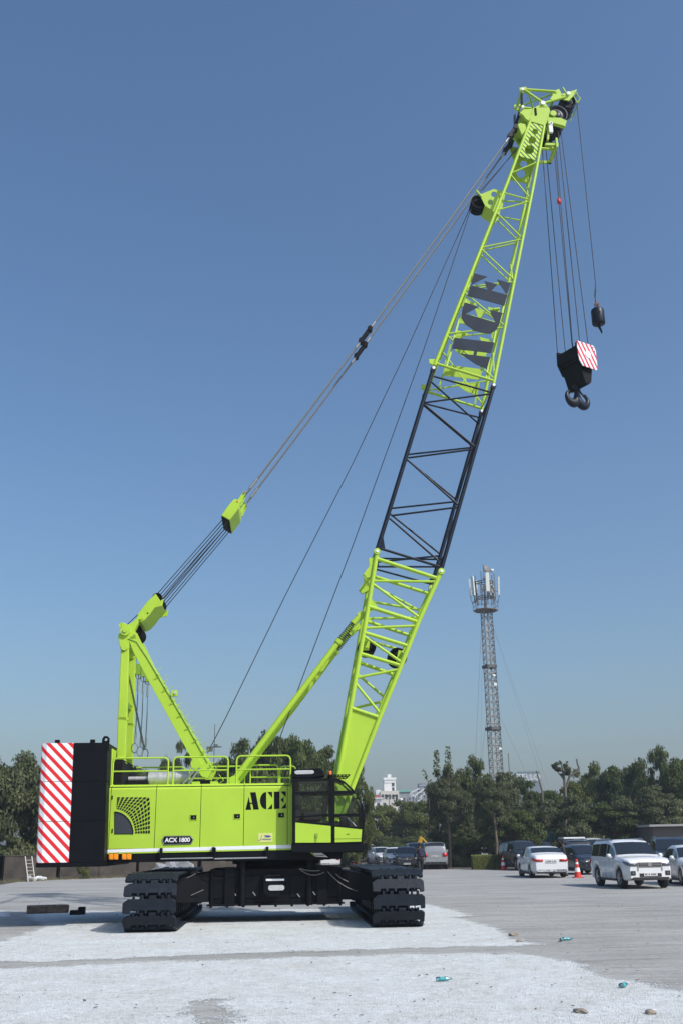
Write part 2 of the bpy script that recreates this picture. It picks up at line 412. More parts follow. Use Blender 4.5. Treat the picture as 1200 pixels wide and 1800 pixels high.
# model badge
bd = MB(); z1c = lambda x, y: P(40+x/3.75, 1260+y/3.75, HV-.012)
bd.mi = 0; bd.prism([z1c(*p) for p in ((918, 812), (935, 785), (1108, 783), (1127, 808), (1112, 840), (932, 845))], (0, .011, 0))
bd.mi = 1
ob = [(921, 812), (937, 788), (1106, 786), (1124, 808), (1110, 837), (934, 842)]
bd.path([z1c(*p)+V3(0, -.003, 0) for p in ob+ob[:1]], .006, 5)
badge = bd.build('model_badge', [BLACK, STEEL], house)
def text(body, name, mt, loc, size, rot, parent=None, ext=.003, offset=0., sx=1.):
    cu = bpy.data.curves.new(name, 'FONT'); cu.body = body; cu.size = size; cu.extrude = ext; cu.offset = offset
    cu.align_x = 'CENTER'; cu.align_y = 'CENTER'; cu.materials.append(mt)
    t = bpy.data.objects.new(name, cu); COL.objects.link(t); bpy.context.view_layer.update()
    me = bpy.data.meshes.new_from_object(t.evaluated_get(bpy.context.evaluated_depsgraph_get())); bpy.data.objects.remove(t)
    o = bpy.data.objects.new(name, me); COL.objects.link(o); o.location = loc; o.rotation_euler = rot; o.scale = (sx, 1, 1)
    if parent: o.parent = parent
    return o
q = z1c(1022, 813); text('ACX 1800', 'badge_text', WHITE, (q.x, HV-.018, q.z), .13, (pi/2, 0, 0), badge, .002, .004, 1.02)
# small yellow maker's sticker with a purple swoosh
s_ = MB(); zs7 = lambda x, y, k=0.: P(420+x/12, 1370+y/12, HV-.006-k)
s_.mi = 0; s_.prism([zs7(410, 1135), zs7(712, 1130), zs7(714, 1325), zs7(412, 1330)], (0, .008, 0))
s_.mi = 1; s_.plate([(525, 1180), (640, 1180), (686, 1200), (650, 1222), (600, 1226), (575, 1215), (535, 1232), (565, 1200)], [], (0, .003, 0), lambda p: zs7(p[0], p[1], .004))
s_.mi = 2
s_.path([zs7(485, 1175, .004), zs7(470, 1240, .004), zs7(455, 1285, .004), zs7(435, 1295, .004), zs7(424, 1275, .004)], .006, 5)
for k in range(14): x = 492+k*14; s_.path([zs7(x, 1250, .004), zs7(x+4, 1274+(k % 3)*2, .004), zs7(x+10, 1252+(k % 2)*8, .004)], .0035, 4)
s_.build('maker_sticker', [mat('sticker_yellow', (.62, .66, .22), .5), mat('sticker_purple', (.08, .06, .3), .5), mat('sticker_grey', (.22, .16, .3), .5)], house)
# ---- guard rails on the roof
def rail(parent, v, x0, x1, ytop, ybase, mid=True, tag_='guard_rail', r=.021):
    A, B = P(x0, ybase, v), P(x1, ybase, v); zt_ = P((x0+x1)/2, ytop, v).z; z0 = zt-.02; m = MB(); k = .09
    pts = [V3(A.x, v, z0), V3(A.x, v, zt_-k), V3(A.x+k*.3, v, zt_-k*.3), V3(A.x+k, v, zt_), V3(B.x-k, v, zt_), V3(B.x-k*.3, v, zt_-k*.3), V3(B.x, v, zt_-k), V3(B.x, v, z0)]
    m.path(pts, r, 8)
    if mid: m.tube((A.x, v, z0+(zt_-z0)*.52), (B.x, v, z0+(zt_-z0)*.52), r*.85, n=8)
    for q in (A, B): m.disc((q.x, v, z0+.02), (0, 0, 1), .045, .02, 10)
    return m.build(tag_, GREEN, parent)
for x0, x1, yt in ((197.5, 295, 1332.5), (304, 400.5, 1330.5), (415.5, 510.5, 1328.5)): rail(crane, -1.42, x0, x1, yt, 1378)
for x0, x1, yt in ((232, 325, 1349), (333, 430, 1347.5), (440, 489.5, 1345), (492, 520, 1347)): rail(crane, 1.35, x0, x1, yt, 1372, r=.021)
# ---- silencer and support pipes
m = MB(); A, B = P(262, 1369, -.3), P(332, 1367, -.3)
m.tube(A, B, .165, n=24); m.tube(A+V3(.18, 0, 0), A+V3(.2, 0, 0), .175, n=24); m.tube(B-V3(.3, 0, 0), B-V3(.28, 0, 0), .175, n=24)
m.tube(A-V3(.5, 0, 0), A, .06, n=12); m.bb(A.x+.1, A.x+.2, -.4, -.2, zt-.03, A.z-.1); m.bb(B.x-.3, B.x-.2, -.4, -.2, zt-.03, B.z-.1)
m.build('muffler', SILVER, crane)
m = MB(); m.tube(P(322, 1378, -.7), P(346, 1348, -.7), .035, n=10); m.tube(P(332, 1378, -.9), P(352, 1350, -.9), .028, n=10)
m.build('exhaust_pipe', STEEL, crane)
m = MB(); A = P(243, 1366, -.2); m.bb(A.x-.25, A.x+.3, -.5, .4, zt-.03, zt+.16); m.bb(A.x+.4, A.x+1.8, .2, .9, zt-.03, zt+.2); m.build('roof_unit', DARK, crane, bevel=.02)
# ---- counterweight, three slabs leaning slightly back
cw = empty('counterweight', (0, 0, 0), parent=crane)
CV = -2.05
zcb = P(120, 1516, CV).z; zct = P(120, 1305.5, CV).z
uB0, uT0 = P(61, 1516, CV).x, P(71, 1306, CV).x
uBr, uTr = P(183.5, 1514, CV).x, P(190, 1304, CV).x
uBs, uTs = P(121.5, 1512, CV).x, P(130, 1304, CV).x
def cwu(t, a): # a: 0 rear edge .. 1 front edge ; t height fraction
    return lerp(lerp(uB0, uT0, t), lerp(uBr, uTr, t), a)
def cw_out(t, w=0.):
    L0 = cwu(t, 0); Ls = lerp(uBs, uTs, t); Rr = cwu(t, 1)
    near = [(Rr, CV), (Ls, CV), (L0+.16, CV), (L0+.05, CV+.05), (L0-.0, CV+.17), (L0-.10, -1.3), (L0-.17, -.65)]
    far = [(u, -v) for u, v in near[::-1]]
    return near+[(L0-.19, 0)]+far
zs3 = [zcb, P(120, 1443.5, CV).z, P(120, 1373.5, CV).z, zct]
for k in range(3):
    z0, z1 = zs3[k]+(.004 if k else 0), zs3[k+1]-.006
    t0, t1 = (z0-zcb)/(zct-zcb), (z1-zcb)/(zct-zcb)
    m = MB(); a0, a1 = cw_out(t0), cw_out(t1); n = len(a0)
    r0 = [V3(u, v, z0) for u, v in a0]; r1 = [V3(u, v, z1) for u, v in a1]
    vs = r0+r1
    for i in range(n):
        j = (i+1) % n; m.mi = 1 if (1 <= i < n-2) else 0
        m.add([vs[i], vs[j], vs[n+j], vs[n+i]], [(3, 2, 1, 0)], 1 <= i < n-2 and i not in (1, n-3))
    m.mi = 0; m.add(r0, [tuple(range(n))], False); m.add(r1, [tuple(range(n))[::-1]], False)
    m.build('counterweight_slab', [BLACK, CWSTR], cw, bevel=.006)
m = MB(); m.prism([(u, v, zcb-.10) for u, v in [(a*1.002, b*1.002) for a, b in cw_out(0)]], (0, 0, .096)); m.build('tray', BLACK, cw, bevel=.01)
m = MB()
for px in (101, 163):
    q = P(px, 1300, CV+.5); m.prism([(q.x-.06, q.y, zct-.01), (q.x+.06, q.y, zct-.01), (q.x+.05, q.y, zct+.12), (q.x-.05, q.y, zct+.12)], (0, .1, 0))
q = P(188, 1300, CV+.15); m.plate([(q.x-.09, zct-.2), (q.x+.08, zct-.2), (q.x+.08, zct+.10), (q.x+.03, zct+.15), (q.x-.05, zct+.15), (q.x-.09, zct+.08)], [circ(q.x, zct+.07, .035)], (0, .06, 0), lambda p: (p[0], CV+.05, p[1]))
m.build('lifting_lug', BLACK, cw)
m = MB() # green rear frame posts between counterweight and house, with dark gap
A, B = P(184, 1312, -1.85), P(188, 1360, -1.85)
m.bb(A.x-.05, A.x+.10, -1.9, -1.5, B.z, A.z); m.bb(A.x+.02, A.x+.14, -1.45, -.9, zs, A.z-.02); m.bb(A.x-.12, A.x-.07, -1.9, -1.8, zs-.1, B.z-.3)
m.build('rear_frame', GREEN, crane, bevel=.01)
m = MB(); m.bb(A.x-.10, UL-.02, -1.6, 1.6, zs-.1, zt-.25); m.bb(A.x+.1, A.x+.35, -1.2, 1.2, zt-.3, A.z-.25); 
for k in range(2): m.bb(A.x-.14, A.x-.06, -2.0, -1.9, [zs3[1], zs3[2]][k]-.04, [zs3[1], zs3[2]][k]+.05)
m.build('rear_bulkhead', DARK, crane)
# ---- cab
cab = empty('operator_cab', (0, 0, 0), parent=crane); KV, KF = -1.98, -1.02
zk = lambda x, y, v=KV: P(500+x/7.5, 1330+y/7.5, v)
k2 = lambda p: (zk(*p).x, zk(*p).z)
out = [(112, 1145), (112, 300), (130, 288), (690, 283), (790, 325), (895, 420), (975, 530), (1030, 640), (1062, 760), (1060, 860), (1040, 1000), (1028, 1145)]
w1 = [(150, 345), (165, 312), (590, 305), (596, 452), (148, 464)]
w2 = [(148, 495), (598, 485), (605, 750), (150, 785)]
w2b = [(148, 805), (605, 775), (608, 880), (146, 845)]
w3 = [(660, 310), (700, 312), (790, 352), (885, 445), (662, 452)]
w4 = [(664, 492), (935, 488), (1000, 620), (1008, 745), (664, 755)]
w5 = [(664, 790), (1010, 775), (1022, 930), (664, 900)]
d1 = [(146, 868), (612, 915), (612, 1132), (146, 1135)]; d2 = [(664, 925), (1018, 960), (1006, 1120), (664, 1130)]
fr = MB(); to = lambda p: (p[0], KV, p[1])
allh = [w1, w2, w2b, w3, w4, w5]
fr.plate([k2(p) for p in out], [[k2(p) for p in h] for h in allh], (0, .05, 0), to)
fr.plate([k2(p) for p in out], [[k2(p) for p in h] for h in allh], (0, .05, 0), lambda p: (p[0], KF-.05, p[1]))
oo = [zk(*p) for p in out]
for i in (1, 3, 6, 8, 11): fr.beam(oo[i]+V3(-.02 if i > 2 else .02, .05, -.02), V3(oo[i].x+(-.02 if i > 2 else .02), KF-.05, oo[i].z-.02), .05, .05)
cf = fr.build('cab_frame', BLACK, cab, bevel=.008)
m = MB(); m.prism([k3+V3(0, .051, 0) for k3 in [oo[1], oo[2], oo[3], oo[4], oo[4]-V3(0, 0, .05), oo[3]-V3(0, 0, .05), oo[1]-V3(0, 0, .05)]], (0, KF-KV-.102, 0)); m.build('cab_roof', BLACK, cab)
m = MB(); A, B = zk(112, 300), zk(112, 1145); m.bb(A.x, A.x+.05, KV+.051, KF-.051, B.z, A.z-.07); m.build('rear_wall', SEATM, cab)
fl0 = zk(100, 1145); fl1 = zk(1085, 1145)
m = MB(); q = [zk(95, 1146), zk(1070, 1146), zk(1075, 1190), zk(1060, 1260), zk(900, 1268), zk(480, 1268), zk(330, 1150)]
m.prism([(p.x, KV+.004, p.z) for p in [zk(95, 1143), zk(1090, 1138), zk(1075, 1200), zk(1030, 1262), zk(560, 1266), zk(95, 1266)]], (0, KF-KV-.01, 0)); m.build('cab_base', BLACK, cab, bevel=.02)
for nm, pl in (('cab_door', d1), ('front_side_panel', d2)):
    m = MB(); m.prism([V3(zk(*p).x, KV-.012, zk(*p).z) for p in pl], (0, .011, 0))
    if nm == 'cab_door':
        m.mi = 1; q = zk(418, 1050); m.bb(q.x-.02, q.x+.04, KV-.035, KV-.012, q.z-.03, q.z+.06); m.bb(q.x-.035, q.x+.015, KV-.02, KV-.012, q.z-.12, q.z)
    else:
        m.mi = 2; q = zk(835, 1022); m.bb(q.x-.04, q.x+.03, KV-.017, KV-.012, q.z-.006, q.z+.006); a, b = zk(664, 1085), zk(1010, 1082); m.beam(V3(a.x, KV-.013, a.z), V3(b.x, KV-.013, b.z), .003, .008)
    m.build(nm, [GREEN, mat('latch_green', (.2, .35, .03), .5), DARK] if nm == 'cab_door' else [GREEN, DARK, DARK], cab)
for h in allh:
    m = MB(); m.add([V3(zk(*p).x, KV+.025, zk(*p).z) for p in h], [tuple(range(len(h)))], False); m.build('side_window', CABGL, cab)
    m = MB(); m.add([V3(zk(*p).x, KF-.025, zk(*p).z) for p in h], [tuple(range(len(h)))], False); m.build('side_window', CABGL, cab)
m = MB(); fp = [oo[i] for i in (3, 4, 5, 6, 7, 8, 9, 10)]
m.loft([[V3(p.x-.015, KV+.06, p.z-.01), V3(p.x-.015, KF-.06, p.z-.01)] for p in fp], closed=False, cap=False, smooth=True); m.build('windscreen', CABGL, cab)
m = MB(); q = zk(300, 870); s0 = q.x; z0 = zk(0, 1100).z
m.bb(s0-.32, s0-.16, KV+.25, KF-.25, z0+.45, z0+1.15); m.bb(s0-.30, s0+.25, KV+.22, KF-.22, z0+.30, z0+.48); m.bb(s0-.3, s0-.18, KV+.35, KF-.35, z0+1.15, z0+1.32)
m.bb(s0-.1, s0+.1, KV+.3, KF-.3, z0, z0+.3); m.bb(s0-.1, s0+.35, KV+.12, KV+.2, z0+.42, z0+.62); m.bb(s0-.1, s0+.35, KF-.2, KF-.12, z0+.42, z0+.62)
m.build('driver_seat', SEATM, cab, bevel=.03)
m = MB(); q = zk(860, 900); m.beam(V3(q.x+.1, -1.5, z0), V3(q.x-.1, -1.5, q.z+.12), .3, .2); m.bb(q.x-.22, q.x-.05, KV+.15, KV+.3, q.z-.02, q.z+.2); m.build('control_console', SEATM, cab, bevel=.02)
m = MB(); a, b = zk(835, 805), zk(945, 918); m.tube(V3(a.x, KV+.12, a.z), V3(b.x, KV+.12, b.z), .014, n=6); m.build('wiper', STEEL, cab)
m = MB(); A = zk(100, 260); m.mi = 0
m.prism([V3(zk(*p).x, KV+.05, zk(*p).z) for p in [(95, 275), (95, 195), (130, 165), (480, 150), (520, 190), (532, 255), (480, 262), (300, 285)]], (0, .6, 0))
m.mi = 1; rr = [(150+0*0, 205)]; m.prism([V3(zk(*p).x, KV+.03, zk(*p).z) for p in [(128, 205), (140, 188), (175, 180), (370, 177), (390, 190), (395, 205), (385, 222), (365, 230), (160, 235), (138, 225)]], (0, .025, 0))
m.build('roof_lamp_unit', [BLACK, LGLASS], cab, bevel=.02)
m = MB(); q = zk(613, 250); m.mi = 0; m.disc((q.x, KV+.4, q.z), (0, 0, 1), .05, .1, 12); m.mi = 1; m.lathe([(.04, 0), (.04, .07), (.03, .10), (.001, .11)], (q.x, KV+.4, q.z+.03), (0, 0, 1), 14); m.build('beacon', [BLACK, mat('beacon_amber', (.75, .16, .02), .3)], cab)
m = MB(); a, b = zk(610, 262), zk(835, 260); c_, d_ = zk(865, 236), zk(640, 240)
for p, q2 in ((a, b), (b, c_), (c_, d_), (d_, a)): m.tube(V3(p.x, KV+.1, p.z), V3(q2.x, KV+.1, q2.z), .013, n=6); m.tube(V3(p.x, KF-.1, p.z), V3(q2.x, KF-.1, q2.z), .013, n=6)
for t in (.2, .4, .6, .8): p, q2 = a.lerp(b, t), d_.lerp(c_, t); m.tube(V3(p.x, KV+.1, p.z), V3(q2.x, KV+.1, q2.z), .012, n=6); m.tube(V3(p.x, KV+.1, p.z), V3(p.x, KF-.1, p.z), .01, n=6)
m.build('roof_guard', BLACK, cab)

# ---- gantry (A-frame)
z5 = lambda x, y, v=0.: P(180+x/5.4545, 1020+y/5.4545, v)
gan = empty('gantry', (0, 0, 0), parent=crane); GV = .62
for s in (-1, 1):
    v0 = s*GV-.09
    z5n = lambda x, y: P(180+x/5.4545, 1020+y/5.4545, -GV-.09)
    def q5(pts): return [V3(z5n(*p).x, v0, z5n(*p).z) for p in pts]
    m = MB(); m.prism(q5([(180, 640), (257, 660), (236, 1330), (216, 1830), (134, 1830), (152, 1320)]), (0, .2, 0))
    m.prism(q5([(148, 1305), (242, 1310), (240, 1345), (146, 1340)]), (0, .21, 0))
    a = z5n(172, 1752); m.disc((a.x, v0+.1, a.z), (0, 1, 0), .14, .30, 18); m.disc((a.x, v0+.1, a.z), (0, 1, 0), .05, .36, 12)
    m.build('gantry_post', GREEN, gan, bevel=.012)
    m = MB(); m.prism(q5([(250, 560), (330, 500), (440, 735), (1060, 1800), (1010, 1900), (950, 1880), (470, 1010), (300, 690)]), (0, .17, 0))
    for k in range(9):                          # step irons along the strut
        x, y = 500+k*73, 950+k*122
        a_, b_ = q5([(x, y)])[0], q5([(x+55, y-35)])[0]
        m.path([a_+V3(0, -.01, 0), b_+V3(0, -.05, 0), q5([(x+38, y-62)])[0]+V3(0, -.05, 0)], .011, 5)
        yy = 860+k*112; xe = 440+(yy-735)*.582; e = q5([(xe-6, yy)])[0]; m.path([e, e+V3(.14, 0, .03), e+V3(.15, 0, .07)], .009, 5)
    m.mi = 1; m.path(q5([(250, 560), (330, 590), (430, 740), (800, 1370), (1010, 1750)]), .022, 6)
    m.build('gantry_strut', [GREEN, mat('hose_green%d' % s, (.2, .34, .03), .6)], gan, bevel=.01)
    m = MB()
    m.prism(q5([(150, 530), (175, 500), (185, 400), (250, 425), (290, 400), (345, 350), (345, 410), (310, 480), (330, 560), (260, 580), (262, 650), (230, 690), (195, 690), (172, 640)]), (0, .22, 0))
    a = z5n(225, 485); m.disc((a.x, v0+.1, a.z), (0, 1, 0), .13, .34, 18); m.disc((a.x, v0+.1, a.z), (0, 1, 0), .06, .40, 14)
    a = z5n(215, 645); m.disc((a.x, v0+.1, a.z), (0, 1, 0), .08, .30, 14)
    m.build('gantry_head', GREEN, gan, bevel=.01)
    m = MB(); a = q5([(900, 1760)])[0]; m.disc((a.x, v0+.08, a.z), (0, 1, 0), .13, .28, 16); m.bb(a.x-.1, a.x+.55, v0-.02, v0+.2, zt-.1, zt+.1)
    m.mi = 1; b_ = q5([(960, 1890)])[0]; m.bb(b_.x-.05, b_.x+.2, v0-.03, v0+.18, zt-.02, zt+.12)
    m.build('strut_foot', [GREEN, BLACK], gan, bevel=.01)
a = z5(335, 520, 0)
m = MB()
for v in (-.3, -.1, .1, .3): m.sheave(a+V3(0, v, 0), (0, 1, 0), .2, .12)
m.build('gantry_sheave', DARK, gan)
m = MB(); a = z5(225, 485, 0); m.tube((a.x, -.7, a.z), (a.x, .7, a.z), .07, n=14); b_ = z5(280, 1660, 0); m.tube((b_.x-.25, -.7, b_.z), (b_.x-.25, .7, b_.z), .05, n=10)
b_ = z5(215, 1200, 0); m.bb(b_.x-.05, b_.x+.1, -.55, .55, b_.z-.06, b_.z+.06); m.build('cross_beam', GREEN, gan)
m = MB()                                        # winch camera lamp on the strut and small horn
a = z5(690, 1090, -GV-.1); m.bb(a.x-.06, a.x+.08, a.y-.05, a.y+.12, a.z-.05, a.z+.09); m.mi = 1; m.disc((a.x+.03, a.y-.06, a.z+.02), (0, 1, 0), .035, .03, 12)
m.build('strut_lamp', [GREEN, LGLASS], gan)
# lower equaliser frame on top of the gantry
eq = empty('equalizer', (0, 0, 0), parent=crane); EV = -.62
z5e = lambda x, y: P(180+x/5.4545, 1020+y/5.4545, EV)
m = MB(); m.prism([z5e(*p) for p in [(290, 400), (330, 370), (345, 320), (425, 215), (480, 160), (512, 128), (560, 200), (505, 262), (450, 335), (440, 345), (410, 380), (370, 398), (345, 395), (300, 455)]], (0, 1.24, 0))
a = z5e(370, 355); m.disc(a, (0, 1, 0), .07, .1, 14); a = z5e(437, 315); m.mi = 1; m.disc(a, (0, 1, 0), .02, .02, 10)
m.mi = 0
for v in (EV, -EV-.05):
    m.prism([V3(p.x, v, p.z) for p in [z5e(505, 262), z5e(560, 195), z5e(590, 178), z5e(575, 245)]], (0, .05, 0))
m.build('lower_spreader', [GREEN, DARK], eq, bevel=.012)
m = MB()
for v in (-.5, -.3, -.1, .1, .3, .5): m.sheave(z5e(525, 160)+V3(0, v-EV, 0), (0, 1, 0), .13, .1, 20)
m.build('lower_sheave', DARK, eq)
z3 = lambda x, y, v=-.6: P(370+x/12, 850+y/12, v)
UV = -.62
m = MB(); z3n = lambda x, y: z3(x, y, UV)
m.prism([z3n(*p) for p in [(235, 670), (330, 530), (430, 400), (500, 325), (560, 330), (625, 385), (600, 520), (410, 770)]], (0, 1.24, 0))
m.mi = 1; m.disc(z3n(572, 375), (0, 1, 0), .03, .02, 12)
m.mi = 2; m.prism([z3n(*p)+V3(-.006, .04, -.006) for p in [(235, 670), (410, 770), (405, 780), (230, 680)]], (0, 1.16, 0))
for v in (UV+.02, UV+.3, -UV-.35, -UV-.07):
    m.mi = 0; m.prism([V3(p.x, v, p.z) for p in [z3n(570, 345), z3n(640, 410), z3n(745, 190), z3n(700, 150)]], (0, .05, 0))
m.mi = 3
for v in (UV-.02, -UV-.37): 
    q = z3n(725, 175); m.tube((q.x, v, q.z), (q.x, v+.45, q.z), .03, n=10)
m.build('upper_spreader', [GREEN, mat('pin_orange', (.6, .2, .03), .5), DARK, STEEL], eq, bevel=.01)
for k in range(8):
    m = MB(); v = -.52+k*1.04/7; A = z5e(525, 165)+V3(0, v-EV, 0); B = z3n(322, 720)+V3(0, v-UV, 0)
    off = .09 if k % 2 else -.09; dn = Vector((-(B-A).z, 0, (B-A).x)).normalized()*off
    m.tube(A+dn*1.3, B+dn, .012, n=5); m.build('luffing_rope', ROPE, eq)
m = MB(); A = P(224, 1098, 0); m.tube(A, z5e(470, 150)+V3(0, .62, .05), .012, n=5); m.build('luffing_rope', ROPE, eq)
for dd in (0, .05): m = MB(); m.tube(z5(240+dd*200, 870, -.5), z5(400+dd*200, 1620, -.3), .012, n=5); m.build('winch_rope', ROPE, gan)
# three slings hanging from the strut
for k, (x, y, yb) in enumerate(((350, 905, 1610), (398, 930, 1640), (442, 960, 1665))):
    m = MB(); T = z5(x, y, -.1); Bt = z5(x-38+k*4, yb, -.1)
    m.mi = 0; m.path([T, Vector((lerp(T.x, Bt.x, .5)+.01, T.y, lerp(T.z, Bt.z, .5))), Bt+V3(0, 0, .2)], .014, 6)
    for c_, s_ in ((T, 1), (Bt, -1)):
        loop = [c_+V3(.075*sin(t*2*pi/14), 0, .12*cos(t*2*pi/14)) for t in range(15)]
        m.path(loop, .014, 5)
    m.mi = 1; m.tube(T+V3(0, 0, -.14), T+V3(0, 0, -.42), .03, n=8); m.tube(Bt+V3(.0, 0, .14), Bt+V3(.01, 0, .4), .026, n=8)
    m.build('spare_sling', [SLING, STEEL], gan)
m = MB()
for k, (x, y) in enumerate(((350, 870), (398, 890), (440, 935))): q = z5(x, y, -.1); m.bb(q.x-.06, q.x+.06, -.16, -.04, q.z-.1, q.z+.18)
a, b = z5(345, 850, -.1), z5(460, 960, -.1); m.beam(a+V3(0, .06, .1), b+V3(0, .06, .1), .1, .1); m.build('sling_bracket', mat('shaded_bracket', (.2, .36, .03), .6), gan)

# ---- boom
boom = empty('lattice_boom', (0, 0, 0), parent=crane)
z6 = lambda x, y: (560+x/4, 950+y/4); zz7 = lambda x, y: (620+x/4.2857, 620+y/4.2857); z8 = lambda x, y: (740+x/4.5, 320+y/4.5); z9 = lambda x, y: (820+x/4.8, 130+y/4.8)
def bw(py): # half width of the boom at this height
    if py > 690: return .9
    return lerp(.9, .58, min(1, (690-py)/470))
def BP(p, s=-1, inset=0.):
    h = bw(p[1]); q = P(p[0], p[1], -h); return V3(q.x, s*(h-inset), q.z)
def snap(p, ch):
    """a measured point on the far face, put onto the far chord at its own height"""
    z = P(p[0], p[1], bw(p[1]-45)).z; q = [BP(c, 1) for c in ch]
    for a, b in zip(q, q[1:]):
        if min(a.z, b.z) <= z <= max(a.z, b.z): return a.lerp(b, (z-a.z)/(b.z-a.z))
    return min((q[0], q[-1]), key=lambda c: abs(c.z-z)).copy()
def lattice(m, chL, chR, face, rc, rl, cross=True, far=None):
    for e in far or []:
        a, b = snap(e[0], chL), snap(e[1], chR); m.tube(a, b, e[2] if len(e) > 2 else rl, n=8)
    for s in (-1, 1):
        for ch in (chL, chR): m.path([BP(p, s) for p in ch], rc, 10)
        for e in ([] if s > 0 and far else face):
            a, b = e[0], e[1]; r = e[2] if len(e) > 2 else rl
            m.tube(BP(a, s), BP(b, s), r, n=8)
    if cross:
        for ch in cross:
            prev = None
            for i, p in enumerate(ch):
                if i in (0, len(ch)-1): m.tube(BP(p, -1), BP(p, 1), rl, n=7)
                if prev is not None: m.tube(BP(prev, -1 if i % 2 else 1), BP(p, 1 if i % 2 else -1), rl*.9, n=7)
                prev = p
def lug(m, p, s, r=.10, t=.1):
    q = BP(p, s); m.disc(q, (0, 1, 0), r, t, 16)
# butt section
m = MB()
chL = [(662, 972), (642.5, 1090), (616, 1242), (600, 1330), (591, 1380), (583, 1440)]
chR = [(774, 1006), (735, 1092), (700, 1180), (667, 1260), (620, 1382), (600, 1440)]
F6 = [((410, 130), (835, 268), .055), ((390, 285), (825, 290)), ((385, 310), (710, 545)), ((350, 465), (700, 575), .055), ((330, 615), (690, 600)), ((325, 650), (635, 745), .05),
      ((320, 675), (585, 860)), ((290, 795), (575, 880), .05), ((265, 965), (570, 905)), ((255, 1000), (430, 1215)), ((225, 1178), (425, 1245), .05)]
F6 = [(z6(*e[0]), z6(*e[1]))+tuple(e[2:]) for e in F6]
lattice(m, chL, chR, F6, .062, .036, [[z6(*p) for p in ((405, 135), (385, 300), (345, 500), (322, 660), (288, 800), (258, 985), (222, 1180), (170, 1460), (130, 1700))], [z6(*p) for p in ((835, 270), (705, 560), (630, 745), (572, 890), (428, 1235))]], far=[(z6(*a), z6(*b)) + c for a, b, c in (((390, 245), (765, 375), (.05,)), ((395, 300), (710, 500), ()), ((345, 550), (660, 543), ()), ((335, 560), (640, 668), (.05,)), ((370, 425), (600, 490), ()), ((320, 690), (600, 775), ()), ((275, 850), (525, 945), (.05,)), ((275, 920), (462, 1105), ()), ((285, 1190), (455, 1132), ()))])
for s in (-1, 1):
    y = .0; pl = [BP(p, s) for p in (z6(225, 1180), z6(425, 1247), (620, 1380), (602, 1440), (585, 1440), (592, 1375))]
    m.prism(pl, (0, .03*(-s), 0))
    lug(m, (662, 970), s, .085, .16); lug(m, (774.5, 1005), s, .085, .16)
    q = [BP(z6(*p), s) for p in ((345, 380), (415, 465), (335, 520))]; m.prism(q, (0, .03*(-s), 0))
m.prism([BP(z6(225, 1180), -1), BP((592, 1375), -1), V3(BP((592, 1375), -1).x, .9, BP((592, 1375), -1).z), V3(BP(z6(225, 1180), -1).x, .9, BP(z6(225, 1180), -1).z)], (.02, 0, 0))
q = BP(z6(345, 150), -1)
m.prism([BP(p, -1) for p in (z6(350, 125), z6(400, 110), z6(395, 235), z6(340, 265), z6(315, 235), z6(355, 180))], (0, .12, 0)); m.prism([V3(BP(p, 1).x, .78, BP(p, 1).z) for p in (z6(350, 125), z6(400, 110), z6(395, 235), z6(340, 265), z6(315, 235), z6(355, 180))], (0, .12, 0))
m.mi = 1
for s in (-1, 1): lug(m, (662, 970), s, .036, .19); lug(m, (774.5, 1005), s, .036, .19)
m.build('butt_section', [GREEN, WHITE], boom)
for (p, r) in (((335, 755), .24), ((548, 828), .25)):
    m = MB(); q = P(*z6(*p), 0.)
    for v in (-.12, .12): m.sheave(q+V3(0, v, 0), (0, 1, 0), r, .14)
    m.build('rope_guide_sheave', DARK, boom)
m = MB()
for (p, dx) in (((318, 745), 0), ((565, 825), 0)):
    q = P(*z6(*p), 0.)
    for v in (-.28, .24): m.prism([V3(q.x-.12, v, q.z-.16), V3(q.x+.10, v, q.z-.16), V3(q.x+.13, v, q.z+.10), V3(q.x-.05, v, q.z+.16)], (0, .04, 0))
    m.tube(V3(q.x, -.9, q.z), V3(q.x, .9, q.z), .04, n=8)
m.build('sheave_bracket', GREEN, boom)
# insert section
m = MB()
F7 = [((605, 178), (1035, 298)), ((1020, 312), (540, 376)), ((538, 392), (915, 708)), ((900, 728), (415, 792)), ((410, 808), (790, 1148)), ((780, 1165), (285, 1228)), ((275, 1248), (640, 1565)), ((215, 1478), (660, 1615), .035)]
F7 = [(zz7(*e[0]), zz7(*e[1]))+tuple(e[2:]) for e in F7]
cl = [(760, 650), (662, 968)]; cr = [(866, 680), (774, 1003)]
L_ = lambda t: (lerp(760, 662, t), lerp(650, 968, t)); R_ = lambda t: (lerp(866, 774, t), lerp(680, 1003, t))
lattice(m, cl, cr, F7, .058, .028, [[L_(.06), L_(.94)], [R_(.06), R_(.5), R_(.94)]], far=[(zz7(*a), zz7(*b)) for a, b in (((540, 380), (935, 490)), ((537, 388), (895, 702)), ((425, 770), (880, 715)), ((425, 798), (770, 1108)), ((300, 1175), (760, 1122)), ((290, 1205), (650, 1520)), ((300, 1580), (640, 1530)), ((185, 1612), (625, 1613)), ((190, 1622), (590, 1745)))])
m.tube(BP(L_(.06), -1), BP(R_(.06), 1), .026, n=7); m.tube(BP(L_(.94), 1), BP(R_(.94), -1), .026, n=7); m.tube(BP(L_(.06), -1), BP(L_(.45), 1), .001, n=3)
for s in (-1, 1):
    for (a, dx) in ((L_(.0), 1), (R_(.0), 1), (L_(1), 1), (R_(1), 1)):
        q = BP(a, s); m.disc(q, (0, 1, 0), .075, .13, 14)
    for (a, b, c_) in ((L_(.90), L_(1), zz7(242, 1480)), (R_(.88), R_(.98), zz7(640, 1590))):
        m.prism([BP(a, s), BP(b, s), BP(c_, s)], (0, -.03*s, 0))
m.build('insert_section', NAVY, boom)
